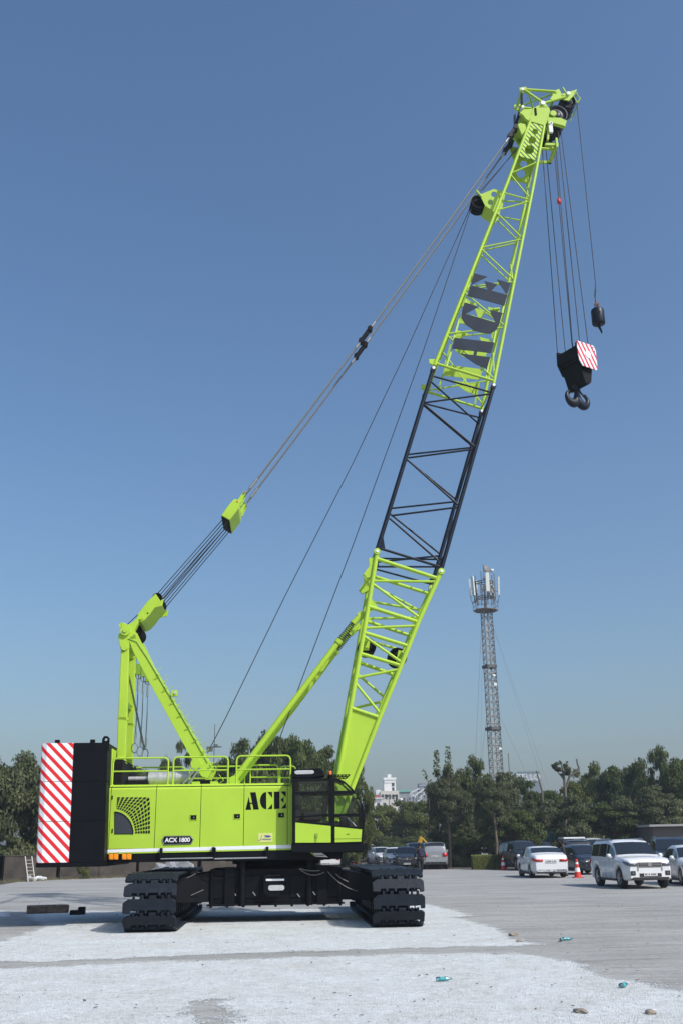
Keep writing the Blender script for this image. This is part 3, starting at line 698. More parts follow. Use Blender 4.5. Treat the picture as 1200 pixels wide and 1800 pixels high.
# top section
m = MB()
chL = [(763, 642), (798, 558), (845, 436), (891, 320), (930, 216)]; chR = [(866.5, 674), (902, 500), (938, 320), (955.5, 224)]
chL = [(763, 642), (891, 320), (930.4, 214)]; chR = [(866.5, 674), (937.5, 320), (955.4, 221)]
F8 = [((120, 1438), (575, 1575), .042), ((205, 1215), (572, 1555)), ((215, 1198), (655, 1150)), ((345, 878), (655, 1135)), ((350, 858), (720, 790)), ((475, 532), (725, 768)), ((485, 515), (785, 455)), ((590, 240), (785, 435)), ((602, 222), (848, 155)), ((648, 85), (848, 140))]
F8 = [(z8(*e[0]), z8(*e[1]))+tuple(e[2:]) for e in F8]+[(z9(370, 855), z9(522, 1040)), (z9(375, 835), z9(580, 750))]
lattice(m, chL, chR, F8, .05, .026, [[z8(*p) for p in ((125, 1440), (210, 1205), (350, 870), (480, 525), (597, 230), (650, 85))]+[z9(372, 850)], [z8(*p) for p in ((575, 1570), (655, 1145), (722, 780), (785, 445), (848, 150))]+[z9(580, 740)]], far=[(z8(*a), z8(*b)) + c for a, b, c in (((630, 150), (835, 158), ()), ((600, 268), (785, 305), ()), ((582, 283), (745, 458), ()), ((512, 545), (742, 480), ()), ((475, 572), (670, 782), ()), ((380, 830), (660, 790), ()), ((380, 915), (600, 1110), ()), ((230, 1232), (560, 1185), ()), ((240, 1340), (480, 1760), ()), ((20, 1650), (440, 1570), ()), ((0, 1665), (460, 1792), (.042,)))])
for s in (-1, 1):
    pl = [z9(*p) for p in ((440, 688), (582, 722), (648, 440), (532, 400))]
    hz_ = [circ(*z9(575, 482), 5.2), circ(*z9(552, 553), 6.6), circ(*z9(527, 635), 8.0)]
    q2 = lambda p: (P(p[0], p[1], -.62).x, P(p[0], p[1], -.62).z)
    hh = -.60 if s < 0 else .57
    m.mi = 1 if s < 0 else 0
    m.plate([q2(p) for p in pl], [[q2(p) for p in h] for h in hz_], (0, .03, 0), lambda p: (p[0], hh, p[1]))
    m.mi = 0
    m.prism([BP(p, s) for p in (z8(115, 1400), z8(60, 1400), z8(62, 1430), z8(105, 1455))], (0, -.06*s, 0))
m.mi = 2
for s in (-1, 1): lug(m, (866.5, 678), s, .045, .15); lug(m, (761, 648), s, .045, .15)
m.build('top_section', [GREEN, BMSTR, WHITE], boom)
E8 = [[(388, 815), (680, 892), (655, 977), (365, 897)], [(412, 720), (520, 748), (392, 812)], [(497, 782), (600, 808), (550, 860), (525, 852)], [(597, 770), (707, 797), (675, 892)],
      [(343, 952), (450, 985), (350, 1042), (585, 1110), (540, 1010), (640, 1035), (612, 1130), (585, 1175), (540, 1197), (480, 1192), (410, 1168), (350, 1125), (320, 1080), (316, 1040), (328, 985)],
      [(260, 1230), (575, 1268), (550, 1352), (240, 1315)], [(415, 1338), (440, 1341), (434, 1372), (408, 1368)], [(305, 1355), (545, 1385), (517, 1475), (430, 1440)]]
for nm, vv, mt_ in (('boom_lettering', -1, mat('navy_letters', (.017, .029, .052), .5, noise=.4, nscale=1.6, spec=.2)), ('boom_lettering', 1, GREEN)):
    m = MB()
    def l8(p, vv=vv):
        q = z8(*p); h = bw(q[1])+.045; a = P(q[0], q[1], -h); return V3(a.x, vv*h-(.0 if vv < 0 else .06), a.z)
    for pl in E8: m.plate(pl, [], (0, .02, 0), l8)
    m.build(nm, mt_, boom)
for (a, b) in (((415, 660), (390, 780)), ((360, 905), (345, 955)), ((300, 1080), (255, 1240)), ((240, 1320), (200, 1450)), ((650, 975), (640, 1035)), ((590, 1170), (570, 1270)), ((540, 1385), (510, 1560)), ((700, 795), (650, 800))):
    for s in (-1, 1): m = MB(); m.beam(BP(z8(*a), s, .04), BP(z8(*b), s, .04), .05, .05); m.build('letter_strap', GREEN, boom)
# rope deflector pulley on the back of the top section
DV = -.30
m = MB(); z8d = lambda p: P(*z8(*p), DV)
q2 = lambda p: (z8d(p).x, z8d(p).z)
for v in (DV, .28): m.plate([q2(p) for p in ((470, 95), (570, 55), (665, 80), (640, 200), (600, 250), (500, 180), (465, 110))], [[q2(p) for p in circ(572, 97, 22)], [q2(p) for p in circ(545, 160, 22)]], (0, .03, 0), lambda p, v=v: (p[0], v, p[1]))
m.tube(z8d((475, 118)), z8d((432, 68)), .035, n=8)
a, b = z8d((500, 180)), z8d((600, 250)); m.prism([a, b, V3(b.x, .3, b.z), V3(a.x, .3, a.z)], (.01, 0, -.03))
m.build('deflector_bracket', GREEN, boom)
m = MB(); q = z8d((458, 138)); 
for v in (-.12, .12): m.sheave(V3(q.x, v, q.z), (0, 1, 0), .24, .16)
m.build('deflector_sheave', DARK, boom)
# ---- boom head
head = empty('boom_head', (0, 0, 0), parent=crane); hv = -.6
h9 = lambda x, y, v=hv: P(*z9(x, y), v)
for v in (-.62, .50):
    m = MB()
    def hp(pts, v=v, t=.12):
        m.prism([V3(h9(*p).x, v, h9(*p).z) for p in pts], (0, t, 0))
    hp([(525, 402), (545, 295), (610, 262), (690, 285), (700, 310), (680, 400), (655, 440), (590, 420)])
    hp([(680, 365), (790, 372), (840, 395), (828, 445), (760, 425), (668, 402)], t=.14)
    hp([(440, 330), (480, 300), (555, 295), (545, 350), (520, 400), (490, 380), (470, 350)])
    hp([(425, 430), (445, 415), (490, 425), (500, 470), (460, 520), (440, 470)])
    hp([(610, 240), (655, 240), (690, 290), (600, 290)])
    q = h9(638, 250); m.mi = 1; m.disc((q.x, v+.06, q.z), (0, 1, 0), .075, .18, 16)
    q = h9(468, 282); m.disc((q.x, v+.06, q.z), (0, 1, 0), .05, .18, 12)
    m.mi = 0; q = h9(725, 340); m.disc((q.x, v+.06, q.z), (0, 1, 0), .10, .2, 16)
    m.mi = 2; q = h9(578, 335); m.bb(q.x-.03, q.x+.03, v-.03, v+.02, q.z-.08, q.z+.2)
    m.build('head_plate', [GREEN, WHITE, DARK], head, bevel=.01)
m = MB(); q = h9(600, 385); m.bb(q.x-.3, q.x+.3, -.5, .5, q.z-.25, q.z+.1); q = h9(500, 345); m.bb(q.x-.15, q.x+.15, -.5, .5, q.z-.06, q.z+.12); m.build('head_beam', GREEN, head, bevel=.01)
m = MB(); q = h9(752, 362, -.3)
for v in (-.38, -.19, 0, .19, .38): m.sheave(V3(q.x, v, q.z), (0, 1, 0), .35, .10)
m.build('head_sheave', NAVY, head)
m = MB(); q = h9(690, 500, -.2)
for v in (-.2, 0., .2): m.sheave(V3(q.x, v, q.z), (0, 1, 0), .20, .11)
m.build('guide_sheave', DARK, head)
m = MB(); a, b = h9(665, 560), h9(780, 575); m.bb(a.x, b.x, -.48, -.40, b.z-.02, b.z+.06); m.bb(b.x-.10, b.x, -.45, .45, b.z-.02, b.z+.05); m.bb(a.x, b.x, .38, .45, b.z-.02, b.z+.06); a = h9(650, 620); m.tube(V3(a.x-.1, -.55, a.z), V3(a.x+.16, -.55, a.z-.02), .045, n=10); m.bb(b.x-.08, b.x-.02, -.5, -.4, b.z-.1, b.z+.25)
q = h9(700, 520); m.beam(h9(690, 400), h9(680, 560), .1, .06); m.build('rope_guard', GREEN, head)
m = MB(); q = h9(703, 430); m.disc((q.x, -.66, q.z), (0, 1, 0), .06, .06, 14); m.beam(h9(703, 440, -.66), h9(708, 495, -.66), .08, .12); m.mi = 1; m.disc((q.x, -.70, q.z), (0, 1, 0), .02, .02, 10)
m.build('limit_switch', [WHITE, DARK], head)
# auxiliary jib
JV = -.42
j9 = lambda x, y, s=-1: V3(h9(x, y, JV).x, s*.42, h9(x, y, JV).z)
m = MB()
for s in (-1, 1):
    for a, b, r in (((465, 130), (745, 150), .045), ((470, 128), (640, 245), .045), ((640, 250), (830, 195), .045)):
        m.tube(j9(*a, s), j9(*b, s), r, n=8)
    t = -.05*s
    m.prism([j9(*p, s) for p in ((720, 150), (775, 125), (800, 170), (830, 190), (760, 225), (700, 210), (722, 180))], (0, t, 0))
    m.prism([j9(*p, s) for p in ((805, 165), (860, 150), (928, 130), (905, 175), (860, 225), (820, 215), (790, 185))], (0, t, 0))
    m.prism([j9(*p, s) for p in ((442, 115), (500, 108), (500, 150), (470, 160), (445, 145))], (0, t, 0))
    m.tube(j9(805, 115, s), j9(835, 160, s), .03, n=6)
m.tube(j9(468, 130, -1), j9(468, 130, 1), .045, n=8); m.tube(j9(745, 160, -1), j9(745, 160, 1), .05, n=8); m.tube(j9(520, 170, -1), j9(640, 245, 1), .03, n=7); m.tube(j9(740, 160, -1), j9(470, 130, 1), .03, n=7); m.tube(j9(468, 130, 1), j9(560, 300, 1), .03, n=7)
m.tube(j9(930, 160, -1), j9(930, 160, 1), .02, n=6); m.tube(j9(955, 205, -1), j9(955, 205, 1), .02, n=6)
for s in (-1, 1): m.path([j9(905, 150, s), j9(955, 205, s), j9(930, 245, s), j9(900, 190, s)], .014, 5)
m.mi = 1
for s in (-1, 1): q = j9(852, 172, s); m.disc(q, (0, 1, 0), .06, .14, 14); q = j9(465, 138, s); m.disc(q, (0, 1, 0), .05, .14, 12)
m.build('auxiliary_jib', [GREEN, WHITE], head)
m = MB(); q = j9(862, 205, -1)
for v in (-.24, 0, .24): m.sheave(V3(q.x, v, q.z), (0, 1, 0), .27, .12)
m.build('jib_sheave', NAVY, head)
for s in (-1, 1):
    m = MB(); a, b = h9(465, 150), h9(468, 275); m.beam(V3(a.x, s*.5, a.z), V3(b.x, s*.5, b.z), .05, .12, (0, 1, 0))
    a, b = h9(455, 290), h9(425, 385); m.beam(V3(a.x, s*.4, a.z), V3(b.x, s*.38, b.z), .08, .08); m.build('tie_link', BLACK, head)
# ---- pendants
for s in (-1, 1):
    pd = empty('pendant_line', (0, 0, 0), parent=crane)
    A = P(433, 868, -.36); B = P(905, 226, -.36); A.y = B.y = s*.36
    D = (B-A); Ln = D.length; D.normalize(); nrm = Vector((-D.z, 0, D.x)); tm = .405 if s < 0 else .395
    for (t0, t1) in ((0, tm-.008), (tm+.008, 1)):
        for o_ in (-.045, .045):
            m = MB(); sg = .05*0
            pts = []
            for k in range(9): t = lerp(t0, t1, k/8); q = A+D*Ln*t; q.z -= .10*4*t*(1-t); q.y += o_; pts.append(q)
            m.path(pts, .022, 6)
            m.build('pendant_rope', SLING, pd)
    for t, t2 in ((.012, .035), (tm-.035, tm-.012), (tm+.012, tm+.035), (.955, .985)):
        for o_ in (-.045, .045):
            m = MB(); qa, qb = A+D*Ln*t, A+D*Ln*t2; z_ = .10*4*t*(1-t); m.tube(qa+V3(0, o_, -z_), qb+V3(0, o_, -z_), .035, n=8); m.build('rope_socket', STEEL, pd)
    m = MB(); qa = A+D*Ln*(tm-.016)+V3(0, 0, -.1*4*tm*(1-tm)); qb = A+D*Ln*(tm+.016)+V3(0, 0, -.1*4*tm*(1-tm))
    m.beam(qa, qb, .17, .10); m.disc(qa, (0, 1, 0), .075, .22, 12); m.disc(qb, (0, 1, 0), .075, .22, 12); m.build('link_plate', DARK, pd)
    m = MB(); m.beam(A+D*Ln*.975, B+D*.1, .2, .12); m.disc(B, (0, 1, 0), .09, .24, 12); m.disc(A+D*Ln*.975, (0, 1, 0), .08, .22, 12); m.build('end_link', NAVY, pd)
# ---- hoist ropes
def rope(pts, name='hoist_rope', r=.0125, par=crane):
    m = MB(); m.path(pts, r, 6); return m.build(name, ROPE, par)
rope([P(365, 1324, .12), P(398, 1260, .12), P(500, 1050, .12), P(620, 814, .12), P(712, 620, .12), P(831, 353, .12)])
rope([P(480, 1330, -.12), P(492, 1297, -.12), P(560, 1116, -.12), P(622, 953, -.12), P(742, 620, -.12), P(831, 355, -.12)])
rope([P(846, 336, .12), P(910, 258, .12)]); rope([P(843, 336, -.12), P(908, 262, -.12)])
hookrope = []
for (xa, ya, xb, yb, v) in ((951, 245, 979, 622, .38), (957, 245, 992, 612, .25), (972, 250, 1004, 603, .05), (975, 240, 1005, 603, -.05), (980, 232, 1018, 603, -.22), (984, 222, 1033, 608, -.35)):
    A = P(xa, ya, v); B = P(xb, yb, v); rope([A, V3(B.x, v, B.z), V3(B.x+.02, v*.9, B.z-.3)])
rope([P(1013, 182, -.24), P(1046, 500, -.24)], 'auxiliary_rope')
m = MB(); q = P(975, 245, -.5); e = P(981.5, 354, -.5); m.tube(q, e, .006, n=5); m.mi = 1; m.lathe([(.001, .09), (.05, .09), (.06, 0), (.06, -.07), (.001, -.08)], e, (0, 0, 1), 14); m.build('anti_two_block_weight', [ROPE, RED], crane)
# ---- backstops
for s in (-1, 1):
    bs = empty('backstop', (0, 0, 0), parent=crane); b0 = P(411, 1372, -.72); b1 = P(597, 1125, -.72); b2 = P(620, 1096, -.72); b3 = P(634, 1082, -.72)
    b0, b1, b2, b3 = [V3(q.x, s*.72, q.z) for q in (b0, b1, b2, b3)]
    m = MB(); m.tube(b0, b1, .075, n=16); m.tube(b1-(b1-b0).normalized()*.1, b1, .10, n=16); m.tube(b1, b2, .045, n=12); m.tube(b2, b3, .085, n=14); m.disc(b3, (0, 1, 0), .10, .14, 14); m.disc(b0, (0, 1, 0), .11, .16, 14)
    mid = b0.lerp(b1, .5); m.build('backstop_tube', GREEN, bs)
    m = MB(); D = b2-b1; Ln = D.length; D.normalize(); x = D.orthogonal().normalized(); y = D.cross(x); pts = []
    for k in range(120): t = k/119; a = t*2*pi*10; pts.append(b1+D*Ln*t+.075*(x*cos(a)+y*sin(a)))
    m.path(pts, .010, 4); m.build('coil_spring', BLACK, bs)
    m = MB(); m.bb(b0.x-.15, b0.x+.15, s*.72-.06, s*.72+.06, zt-.05, b0.z); m.build('backstop_bracket', GREEN, bs)

# ================================================================== HOOK BLOCK and BALL (hang from the crane: things of their own)
def toW(q): return Vector((C0.x+q.x*cos(PSI)-q.y*sin(PSI), C0.y+q.x*sin(PSI)+q.y*cos(PSI), q.z))
ctr = toW(P(1008, 640, 0.))
YAW = math.radians(32)
hb = empty('hook_block', (ctr.x, ctr.y, ctr.z), YAW, 'black hook block with red and white striped cheek plate hanging on hoist ropes', 'hook block')
# local: x across the striped plate, y depth away, z up ; plate faces -y
m = MB(); m.prism([(-.24, -.46, .36), (.30, -.46, .36), (.36, -.46, .26), (.36, -.46, -.05), (.22, -.46, -.72), (.10, -.46, -.82), (-.06, -.46, -.82), (-.26, -.46, -.2)], (0, .76, 0))
m.build('block_body', BLACK, hb, bevel=.02)
m = MB()
for y in (-.56, .28): m.prism([(-.38, y, .42), (.30, y, .46), (.42, y, .35), (.42, y, -.10), (.20, y, -.34), (-.2, y, -.34), (-.40, y, .0)], (0, .09, 0))
m.build('cheek_weight', BLACK, hb, bevel=.015)
m = MB(); m.prism([(-.40, -.59, .44), (.33, -.59, .44), (.41, -.59, .33), (.41, -.59, -.30), (.36, -.59, -.36), (-.24, -.59, -.34), (-.36, -.59, -.18), (-.40, -.59, .05)], (0, .028, 0))
m.mi = 1; m.disc((.03, -.60, .08), (0, 1, 0), .12, .02, 20)
m.mi = 2
for x, z in ((-.33, .36), (.28, .37), (.34, .26), (.35, -.2), (-.17, -.27), (-.33, 0)): m.disc((x, -.60, z), (0, 1, 0), .022, .02, 8)
m.build('striped_plate', [HKSTR, WHITE, STEEL], hb, bevel=.004)
m = MB()
for y in (-.32, -.14, .04, .2): m.sheave((0, y, .14), (0, 1, 0), .36, .13)
m.build('block_sheave', NAVY, hb)
m = MB(); m.tube((-.1, -.3, .52), (.12, -.3, .52), .03, n=8); m.tube((-.05, .2, .50), (.1, .2, .50), .03, n=8)
for x in (-.36, .36): m.bb(x-.03, x+.03, -.5, .3, -.05, .3)
m.build('block_spacer', BLACK, hb)
hk = MB()
pts = []
def ringpts(c, t, w, h, n=12):
    t = t.normalized(); y = Vector((0, 1, 0)); x = t.cross(y).normalized()
    return [c+x*w*cos(2*pi*i/n)+y*h*sin(2*pi*i/n) for i in range(n)]
for sgn in (-1, 1):                            # ramshorn hook: two horns from one shank
    cl = [Vector((0, 0, -.78)), Vector((0, 0, -1.03)), Vector((sgn*.05, 0, -1.24)), Vector((sgn*.18, 0, -1.33)), Vector((sgn*.33, 0, -1.31)), Vector((sgn*.44, 0, -1.22)), Vector((sgn*.46, 0, -1.09)), Vector((sgn*.40, 0, -.99)), Vector((sgn*.33, 0, -.93))]
    w = [.085, .095, .16, .165, .135, .10, .08, .055, .03]
    rg = []
    for i, c_ in enumerate(cl):
        t = (cl[min(i+1, len(cl)-1)]-cl[max(i-1, 0)]); rg.append(ringpts(c_, t, w[i], w[i]*.8))
    hk.loft(rg)
hk.tube((0, 0, -.70), (0, 0, -.90), .12, n=16)
hk = hk.build('ramshorn_hook', NAVY, hb)
sb = hk.modifiers.new('sub', 'SUBSURF'); sb.levels = sb.render_levels = 1
for sgn in (-1, 1): m = MB(); m.beam((sgn*.12, 0, -.86), (sgn*.38, 0, -1.06), .03, .05); m.build('safety_latch', BLACK, hb)
hb.scale = (.93, .93, 1.0)
bc = toW(P(1050, 556, -.24))
ball = empty('headache_ball', bc, 0, 'small black cylindrical hook weight hanging on the single outer rope', 'hook weight')
m = MB(); m.lathe([(.001, .30), (.08, .29), (.18, .22), (.195, .18), (.195, -.24), (.18, -.27), (.001, -.27)], (0, 0, 0), (0, 0, 1), 24); m.mi = 1; m.disc((0, -.19, .04), (0, 1, 0), .035, .03, 12)
m.build('ball_body', [NAVY, BLACK], ball)
m = MB(); top = toW(P(1046, 500, -.24))-bc
m.bb(-.06, -.03, -.04, .04, .26, .44); m.bb(.03, .06, -.04, .04, .26, .44); m.tube((-.07, 0, .40), (.07, 0, .40), .025, n=8); m.tube((0, 0, .38), (-.02, 0, .56), .04, .025, n=8)
m.build('rope_socket', [mat('rusty_socket', (.14, .05, .035), .6)], ball)
m = MB(); m.path([(-.02, 0, .54), (-.03, 0, .75), (top.x, top.y, top.z)], .014, 6); m.tube((-.03, 0, .55), (.03, 0, .92), .011, n=5); m.build('rope_end', ROPE, ball)
m = MB(); m.tube((0, 0, -.26), (.01, 0, -.38), .04, n=10); m.loft([ringpts(Vector((.01+.05*sin(t*.5), 0, -.38-.06*t)), Vector((.02, 0, -1)), .035*(1-.12*t), .07*(1-.15*t)) for t in range(4)]); m.build('ball_hook', NAVY, ball)
# ================================================================== CARS
CGL = mat('car_glass', (.012, .016, .02), .06, spec=.8); CHROME = mat('chrome', (.6, .6, .62), .15, metal=.95)
TAIL = mat('tail_lamp_red', (.45, .012, .015), .2); HEADL = mat('head_lamp', (.16, .17, .19), .1, metal=.6); PLATE = mat('number_plate', (.55, .55, .53), .5)
TRIM = mat('black_trim', (.015, .015, .016), .55); ALLOY = mat('alloy', (.35, .35, .36), .3, metal=.85); PLATEY = mat('taxi_plate', (.5, .28, .12), .5)
def carpaint(name, c): return mat(name, c, .28, coat=.6, noise=.03)
CW = carpaint('car_white', (.72, .73, .74)); CW2 = carpaint('car_pearl', (.62, .64, .66)); CBK = carpaint('car_black', (.012, .012, .015)); CNV = carpaint('car_navy', (.016, .02, .034)); CSV = carpaint('car_silver', (.25, .265, .28)); CGR = carpaint('car_grey', (.10, .11, .13)); CTL = carpaint('car_teal', (.22, .30, .32))
def pw(tbl, x):
    if x <= tbl[0][0]: return tbl[0][1]
    for (a, b), (c, d) in zip(tbl, tbl[1:]):
        if x <= c: return lerp(b, d, (x-a)/(c-a))
    return tbl[-1][1]
STY = {
 'suv': dict(L=4.8, W=1.86, H=1.80, rw=.385, wb=2.75, fo=.93, clr=.30, top=[(-2.4, 1.15), (-2.36, 1.42), (-2.2, 1.70), (-1.9, 1.76), (-.2, 1.80), (.35, 1.74), (.62, 1.58), (1.12, 1.22), (1.25, 1.18), (2.0, 1.12), (2.28, 1.05), (2.36, .99), (2.4, .90)], belt=[(-2.4, 1.16), (0, 1.12), (2.4, 1.02)], ws=(.45, 1.10), rs=(-2.32, -2.08)),
 'hatch': dict(L=3.9, W=1.72, H=1.50, rw=.31, wb=2.5, fo=.75, clr=.20, top=[(-1.95, .95), (-1.9, 1.1), (-1.62, 1.42), (-1.3, 1.48), (0, 1.50), (.3, 1.45), (1.02, 1.02), (1.15, .98), (1.6, .90), (1.84, .82), (1.92, .75), (1.95, .68)], belt=[(-1.95, 1.02), (0, .95), (1.95, .84)], ws=(.34, 1.0), rs=(-1.88, -1.6)),
 'sedan': dict(L=4.8, W=1.83, H=1.46, rw=.33, wb=2.78, fo=.92, clr=.20, top=[(-2.4, .86), (-2.34, 1.04), (-2.2, 1.08), (-1.75, 1.12), (-1.65, 1.14), (-.95, 1.42), (-.5, 1.47), (.2, 1.46), (.45, 1.40), (1.2, 1.0), (1.35, .96), (2.0, .89), (2.28, .80), (2.37, .73), (2.4, .66)], belt=[(-2.4, 1.0), (0, .95), (2.4, .82)], ws=(.5, 1.16), rs=(-1.60, -1.02)),
 'van': dict(L=4.4, W=1.70, H=1.9, rw=.31, wb=2.6, fo=.75, clr=.22, top=[(-2.2, 1.2), (-2.15, 1.7), (-2.0, 1.86), (0, 1.9), (.7, 1.84), (1.5, 1.15), (1.65, 1.08), (2.1, .95), (2.2, .75)], belt=[(-2.2, 1.12), (2.2, 1.0)], ws=(.75, 1.45), rs=(-2.16, -2.04)),
}
def make_car(style, paint, name='parked_car', plate=None, rails=False, hero=False, rackw=False):
    d = STY[style]; L, Wd, rw = d['L'], d['W']/2, d['rw']; xf = L/2-d['fo']; xr = xf-d['wb']; ra = rw*1.18
    root = empty(name)
    xs = set([t[0] for t in d['top']])
    for xw in (xf, xr):
        for k in range(13): xs.add(round(xw+ra*cos(pi*k/12), 3))
        xs.add(xw+ra+.01); xs.add(xw-ra-.01)
    for k in range(1, 8): xs.add(-L/2+L*k/8)
    xs = sorted(x for x in xs if -L/2 <= x <= L/2)
    cab0, cab1 = d['rs'][0], d['ws'][1]
    def ring(x):
        e = max(0, abs(x)-(L/2-.55))/.55; w = Wd*(1-.17*e**2.2); zb = d['clr']+.10*e**2
        for xw in (xf, xr):
            q = ra*ra-(x-xw)**2
            if q > 0: zb = max(zb, rw+math.sqrt(q))
        ztop = pw(d['top'], x); zbelt = min(pw(d['belt'], x), ztop-.05)
        cab = max(0, min(1, (ztop-zbelt-.06)/.40))
        w4 = lerp(w*.93, w*.80, cab); w5 = lerp(w*.84, w*.72, cab)
        zl = min(max(zb+.03, .42), zbelt-.04)
        return [(0, zb), (w*.90, zb), (w*.985, max(zb+.01, zl-.06)), (w, (zl+zbelt)/2+.04), (w*.965, zbelt), (w4, lerp(ztop-.015, ztop-.07, cab)), (w5, ztop), (w5*.5, ztop+.025), (0, ztop+.032)]
    def full(x):
        h = ring(x); return [V3(x, -y, z) for y, z in h]+[V3(x, y, z) for y, z in h[1:-1][::-1]]
    m = MB(); m.loft([full(x) for x in xs], smooth=True); body = m.build('body', [paint, TRIM], root)
    # underside / arches dark
    m = MB(); m.bb(-L/2+.25, L/2-.25, -Wd*.8, Wd*.8, d['clr']+.02, d['clr']+.10)
    for xw in (xf, xr): m.bb(xw-ra+.02, xw+ra-.02, -Wd*.86, Wd*.86, rw+.1, rw+ra-.03)
    m.build('underbody', TRIM, root)
    def sidew(x, t, s, o=.008):
        h = ring(x); a, b = h[4], h[5]; y = lerp(a[0], b[0], t)+o; return V3(x, s*y, lerp(a[1], b[1], t)+o*.3)
    cabin = [(cab0+.16, -1.0), (-.94, -.02), (.04, d['ws'][1]-.12)] if style in ('suv', 'van') else ([(cab0+.35, -.55), (-.49, d['ws'][1]-.18)] if style == 'hatch' else [(cab0+.30, -.35), (-.29, d['ws'][1]-.2)])
    for s in (-1, 1):
        for (x0, x1) in cabin:
            m = MB(); g = [[], []]
            n = 8
            for k in range(n+1):
                x = lerp(x0, x1, k/n); hgt = ring(x)[5][1]-ring(x)[4][1]
                if hgt < .10: continue
                g[0].append(sidew(x, .06, s)); g[1].append(sidew(x, .90, s))
            if len(g[0]) > 1: m.loft([[g[0][i], g[1][i]] for i in range(len(g[0]))], closed=False, cap=False, smooth=True); m.build('side_window', CGL, root)
    def topstrip(x0, x1, nm, lo=.0):
        m = MB(); rg = []
        for k in range(7):
            x = lerp(x0, x1, k/6); h = ring(x); w5 = h[5][0]*.98; zt_ = h[6][1]
            nx = .009 if x1 > 0 else -.009
            rg.append([V3(x+nx, y, zt_+.012+dz) for y, dz in ((-w5*.985, .0), (-w5*.5, .025), (0, .032), (w5*.5, .025), (w5*.985, .0))])
        m.loft(rg, closed=False, cap=False); return m.build(nm, CGL, root)
    topstrip(d['ws'][0], d['ws'][1], 'windscreen'); topstrip(d['rs'][0]+.02, d['rs'][1], 'rear_window')
    fy = Wd*.83; F = L/2; zt_f = pw(d['top'], F-.05)
    def fbox(x, y0, y1, z0, z1, th=.04): return (x-th/2, x+th/2, y0, y1, z0, z1)
    hl = zt_f-.03
    def surf(x, z):
        h = ring(x)
        for (y0, z0), (y1, z1) in zip(h[1:], h[2:]):
            if z0 <= z <= z1: return lerp(y0, y1, (z-z0)/(z1-z0+1e-6))
        return h[4][0] if z > h[4][1] else h[1][0]
    def wrap(nm, s, front, prof, yin, mt_, o=.014):
        """lamp wrapped round a corner; prof: (distance back from the nose, z low, z high)"""
        sg = 1 if front else -1; xe = sg*F; wE = ring(xe)[3][0]; m = MB(); rg = []
        z0, z1 = prof[0][1], prof[0][2]
        for y in (yin, (yin+wE)/2, wE*.985): rg.append([V3(xe+sg*o, s*y, z0), V3(xe+sg*o, s*y, (z0+z1)/2), V3(xe+sg*o, s*y, z1)])
        for dx, za, zb_ in prof[1:]:
            x = xe-sg*dx; rg.append([V3(x+sg*.004, s*(surf(x, z)+o), z) for z in (za, (za+zb_)/2, zb_)])
        m.loft(rg, closed=False, cap=False); ob = m.build(nm, mt_, root); md = ob.modifiers.new('thick', 'SOLIDIFY'); md.thickness = .02; md.offset = 0; return ob
    for s in (-1, 1):
        wrap('headlight', s, True, [(0, hl-.13, hl-.03), (.05, hl-.12, hl-.0), (.16, hl-.10, hl+.02), (.28, hl-.05, hl+.04), (.38, hl+.0, hl+.05)], fy*.60, HEADL)
        m = MB(); m.bb(F-.02, F+.014, min(s*fy*.74, s*fy*.98), max(s*fy*.74, s*fy*.98), d['clr']+.20, d['clr']+.36); m.mi = 1; m.disc((F+.018, s*fy*.86, d['clr']+.28), (1, 0, 0), .045, .03, 10); m.build('fog_lamp', [TRIM, HEADL], root)
        zt2 = ring(-F)[4][1] if style != 'sedan' else .90
        if style == 'sedan': wrap('taillight', s, False, [(0, zt2-.13, zt2-.02), (.06, zt2-.12, zt2), (.18, zt2-.10, zt2+.03), (.32, zt2-.05, zt2+.04)], fy*.55, TAIL)
        else: wrap('taillight', s, False, [(0, zt2-.26, zt2-.03), (.04, zt2-.25, zt2-.02), (.14, zt2-.22, zt2-.01), (.28, zt2-.10, zt2-.02)], fy*.68, TAIL)
        mx = d['ws'][1]-.28; mz = pw(d['belt'], mx)+.06
        m = MB(); m.lathe([(.001, -.09), (.08, -.07), (.095, 0), (.085, .06), (.03, .09), (.001, .09)], (mx, s*(Wd+.10), mz+.05), (0, 1, 0), 12); m.bb(mx-.03, mx+.03, min(s*Wd*.93, s*(Wd+.04)), max(s*Wd*.93, s*(Wd+.04)), mz-.02, mz+.03); m.build('wing_mirror', paint, root)
    m = MB(); m.mi = 0; gz = hl-.02
    m.bb(F-.02, F+.012, -fy*.56, fy*.56, gz-.16, gz+.02)
    m.bb(F-.04, F+.006, -fy*.55, fy*.55, d['clr']+.14, d['clr']+.27); m.mi = 1
    for k in range(3 if hero else 2): m.bb(F+.0, F+.03, -fy*.54, fy*.54, gz-.135+k*.055, gz-.115+k*.055)
    m.disc((F+.02, 0, gz-.06), (1, 0, 0), .075, .03, 16)
    if hero: m.bb(F-.01, F+.022, -fy*.62, -fy*.57, gz-.28, gz+.02); m.bb(F-.01, F+.022, fy*.57, fy*.62, gz-.28, gz+.02)
    m.build('grille', [TRIM, CHROME], root)
    for x, z, s in ((F+.012, d['clr']+.05 if not hero else d['clr']+.17, 1), (-F-.022, .72 if style == 'sedan' else .80, -1)):
        m = MB(); m.bb(x-.01, x+.012, -.26, .26, z, z+.12)
        m.mi = 1
        for k in range(9):
            if k not in (2, 4): m.bb(x+(.012 if s > 0 else -.013), x+(.014 if s > 0 else -.011), -.22+k*.048, -.19+k*.048, z+.03, z+.09)
        m.build('number_plate', [plate or PLATE, TRIM], root)
    m = MB(); m.bb(F-.12, F+.006, -fy*.9, fy*.9, d['clr']+.04, d['clr']+.13); m.build('front_skirt', TRIM, root)
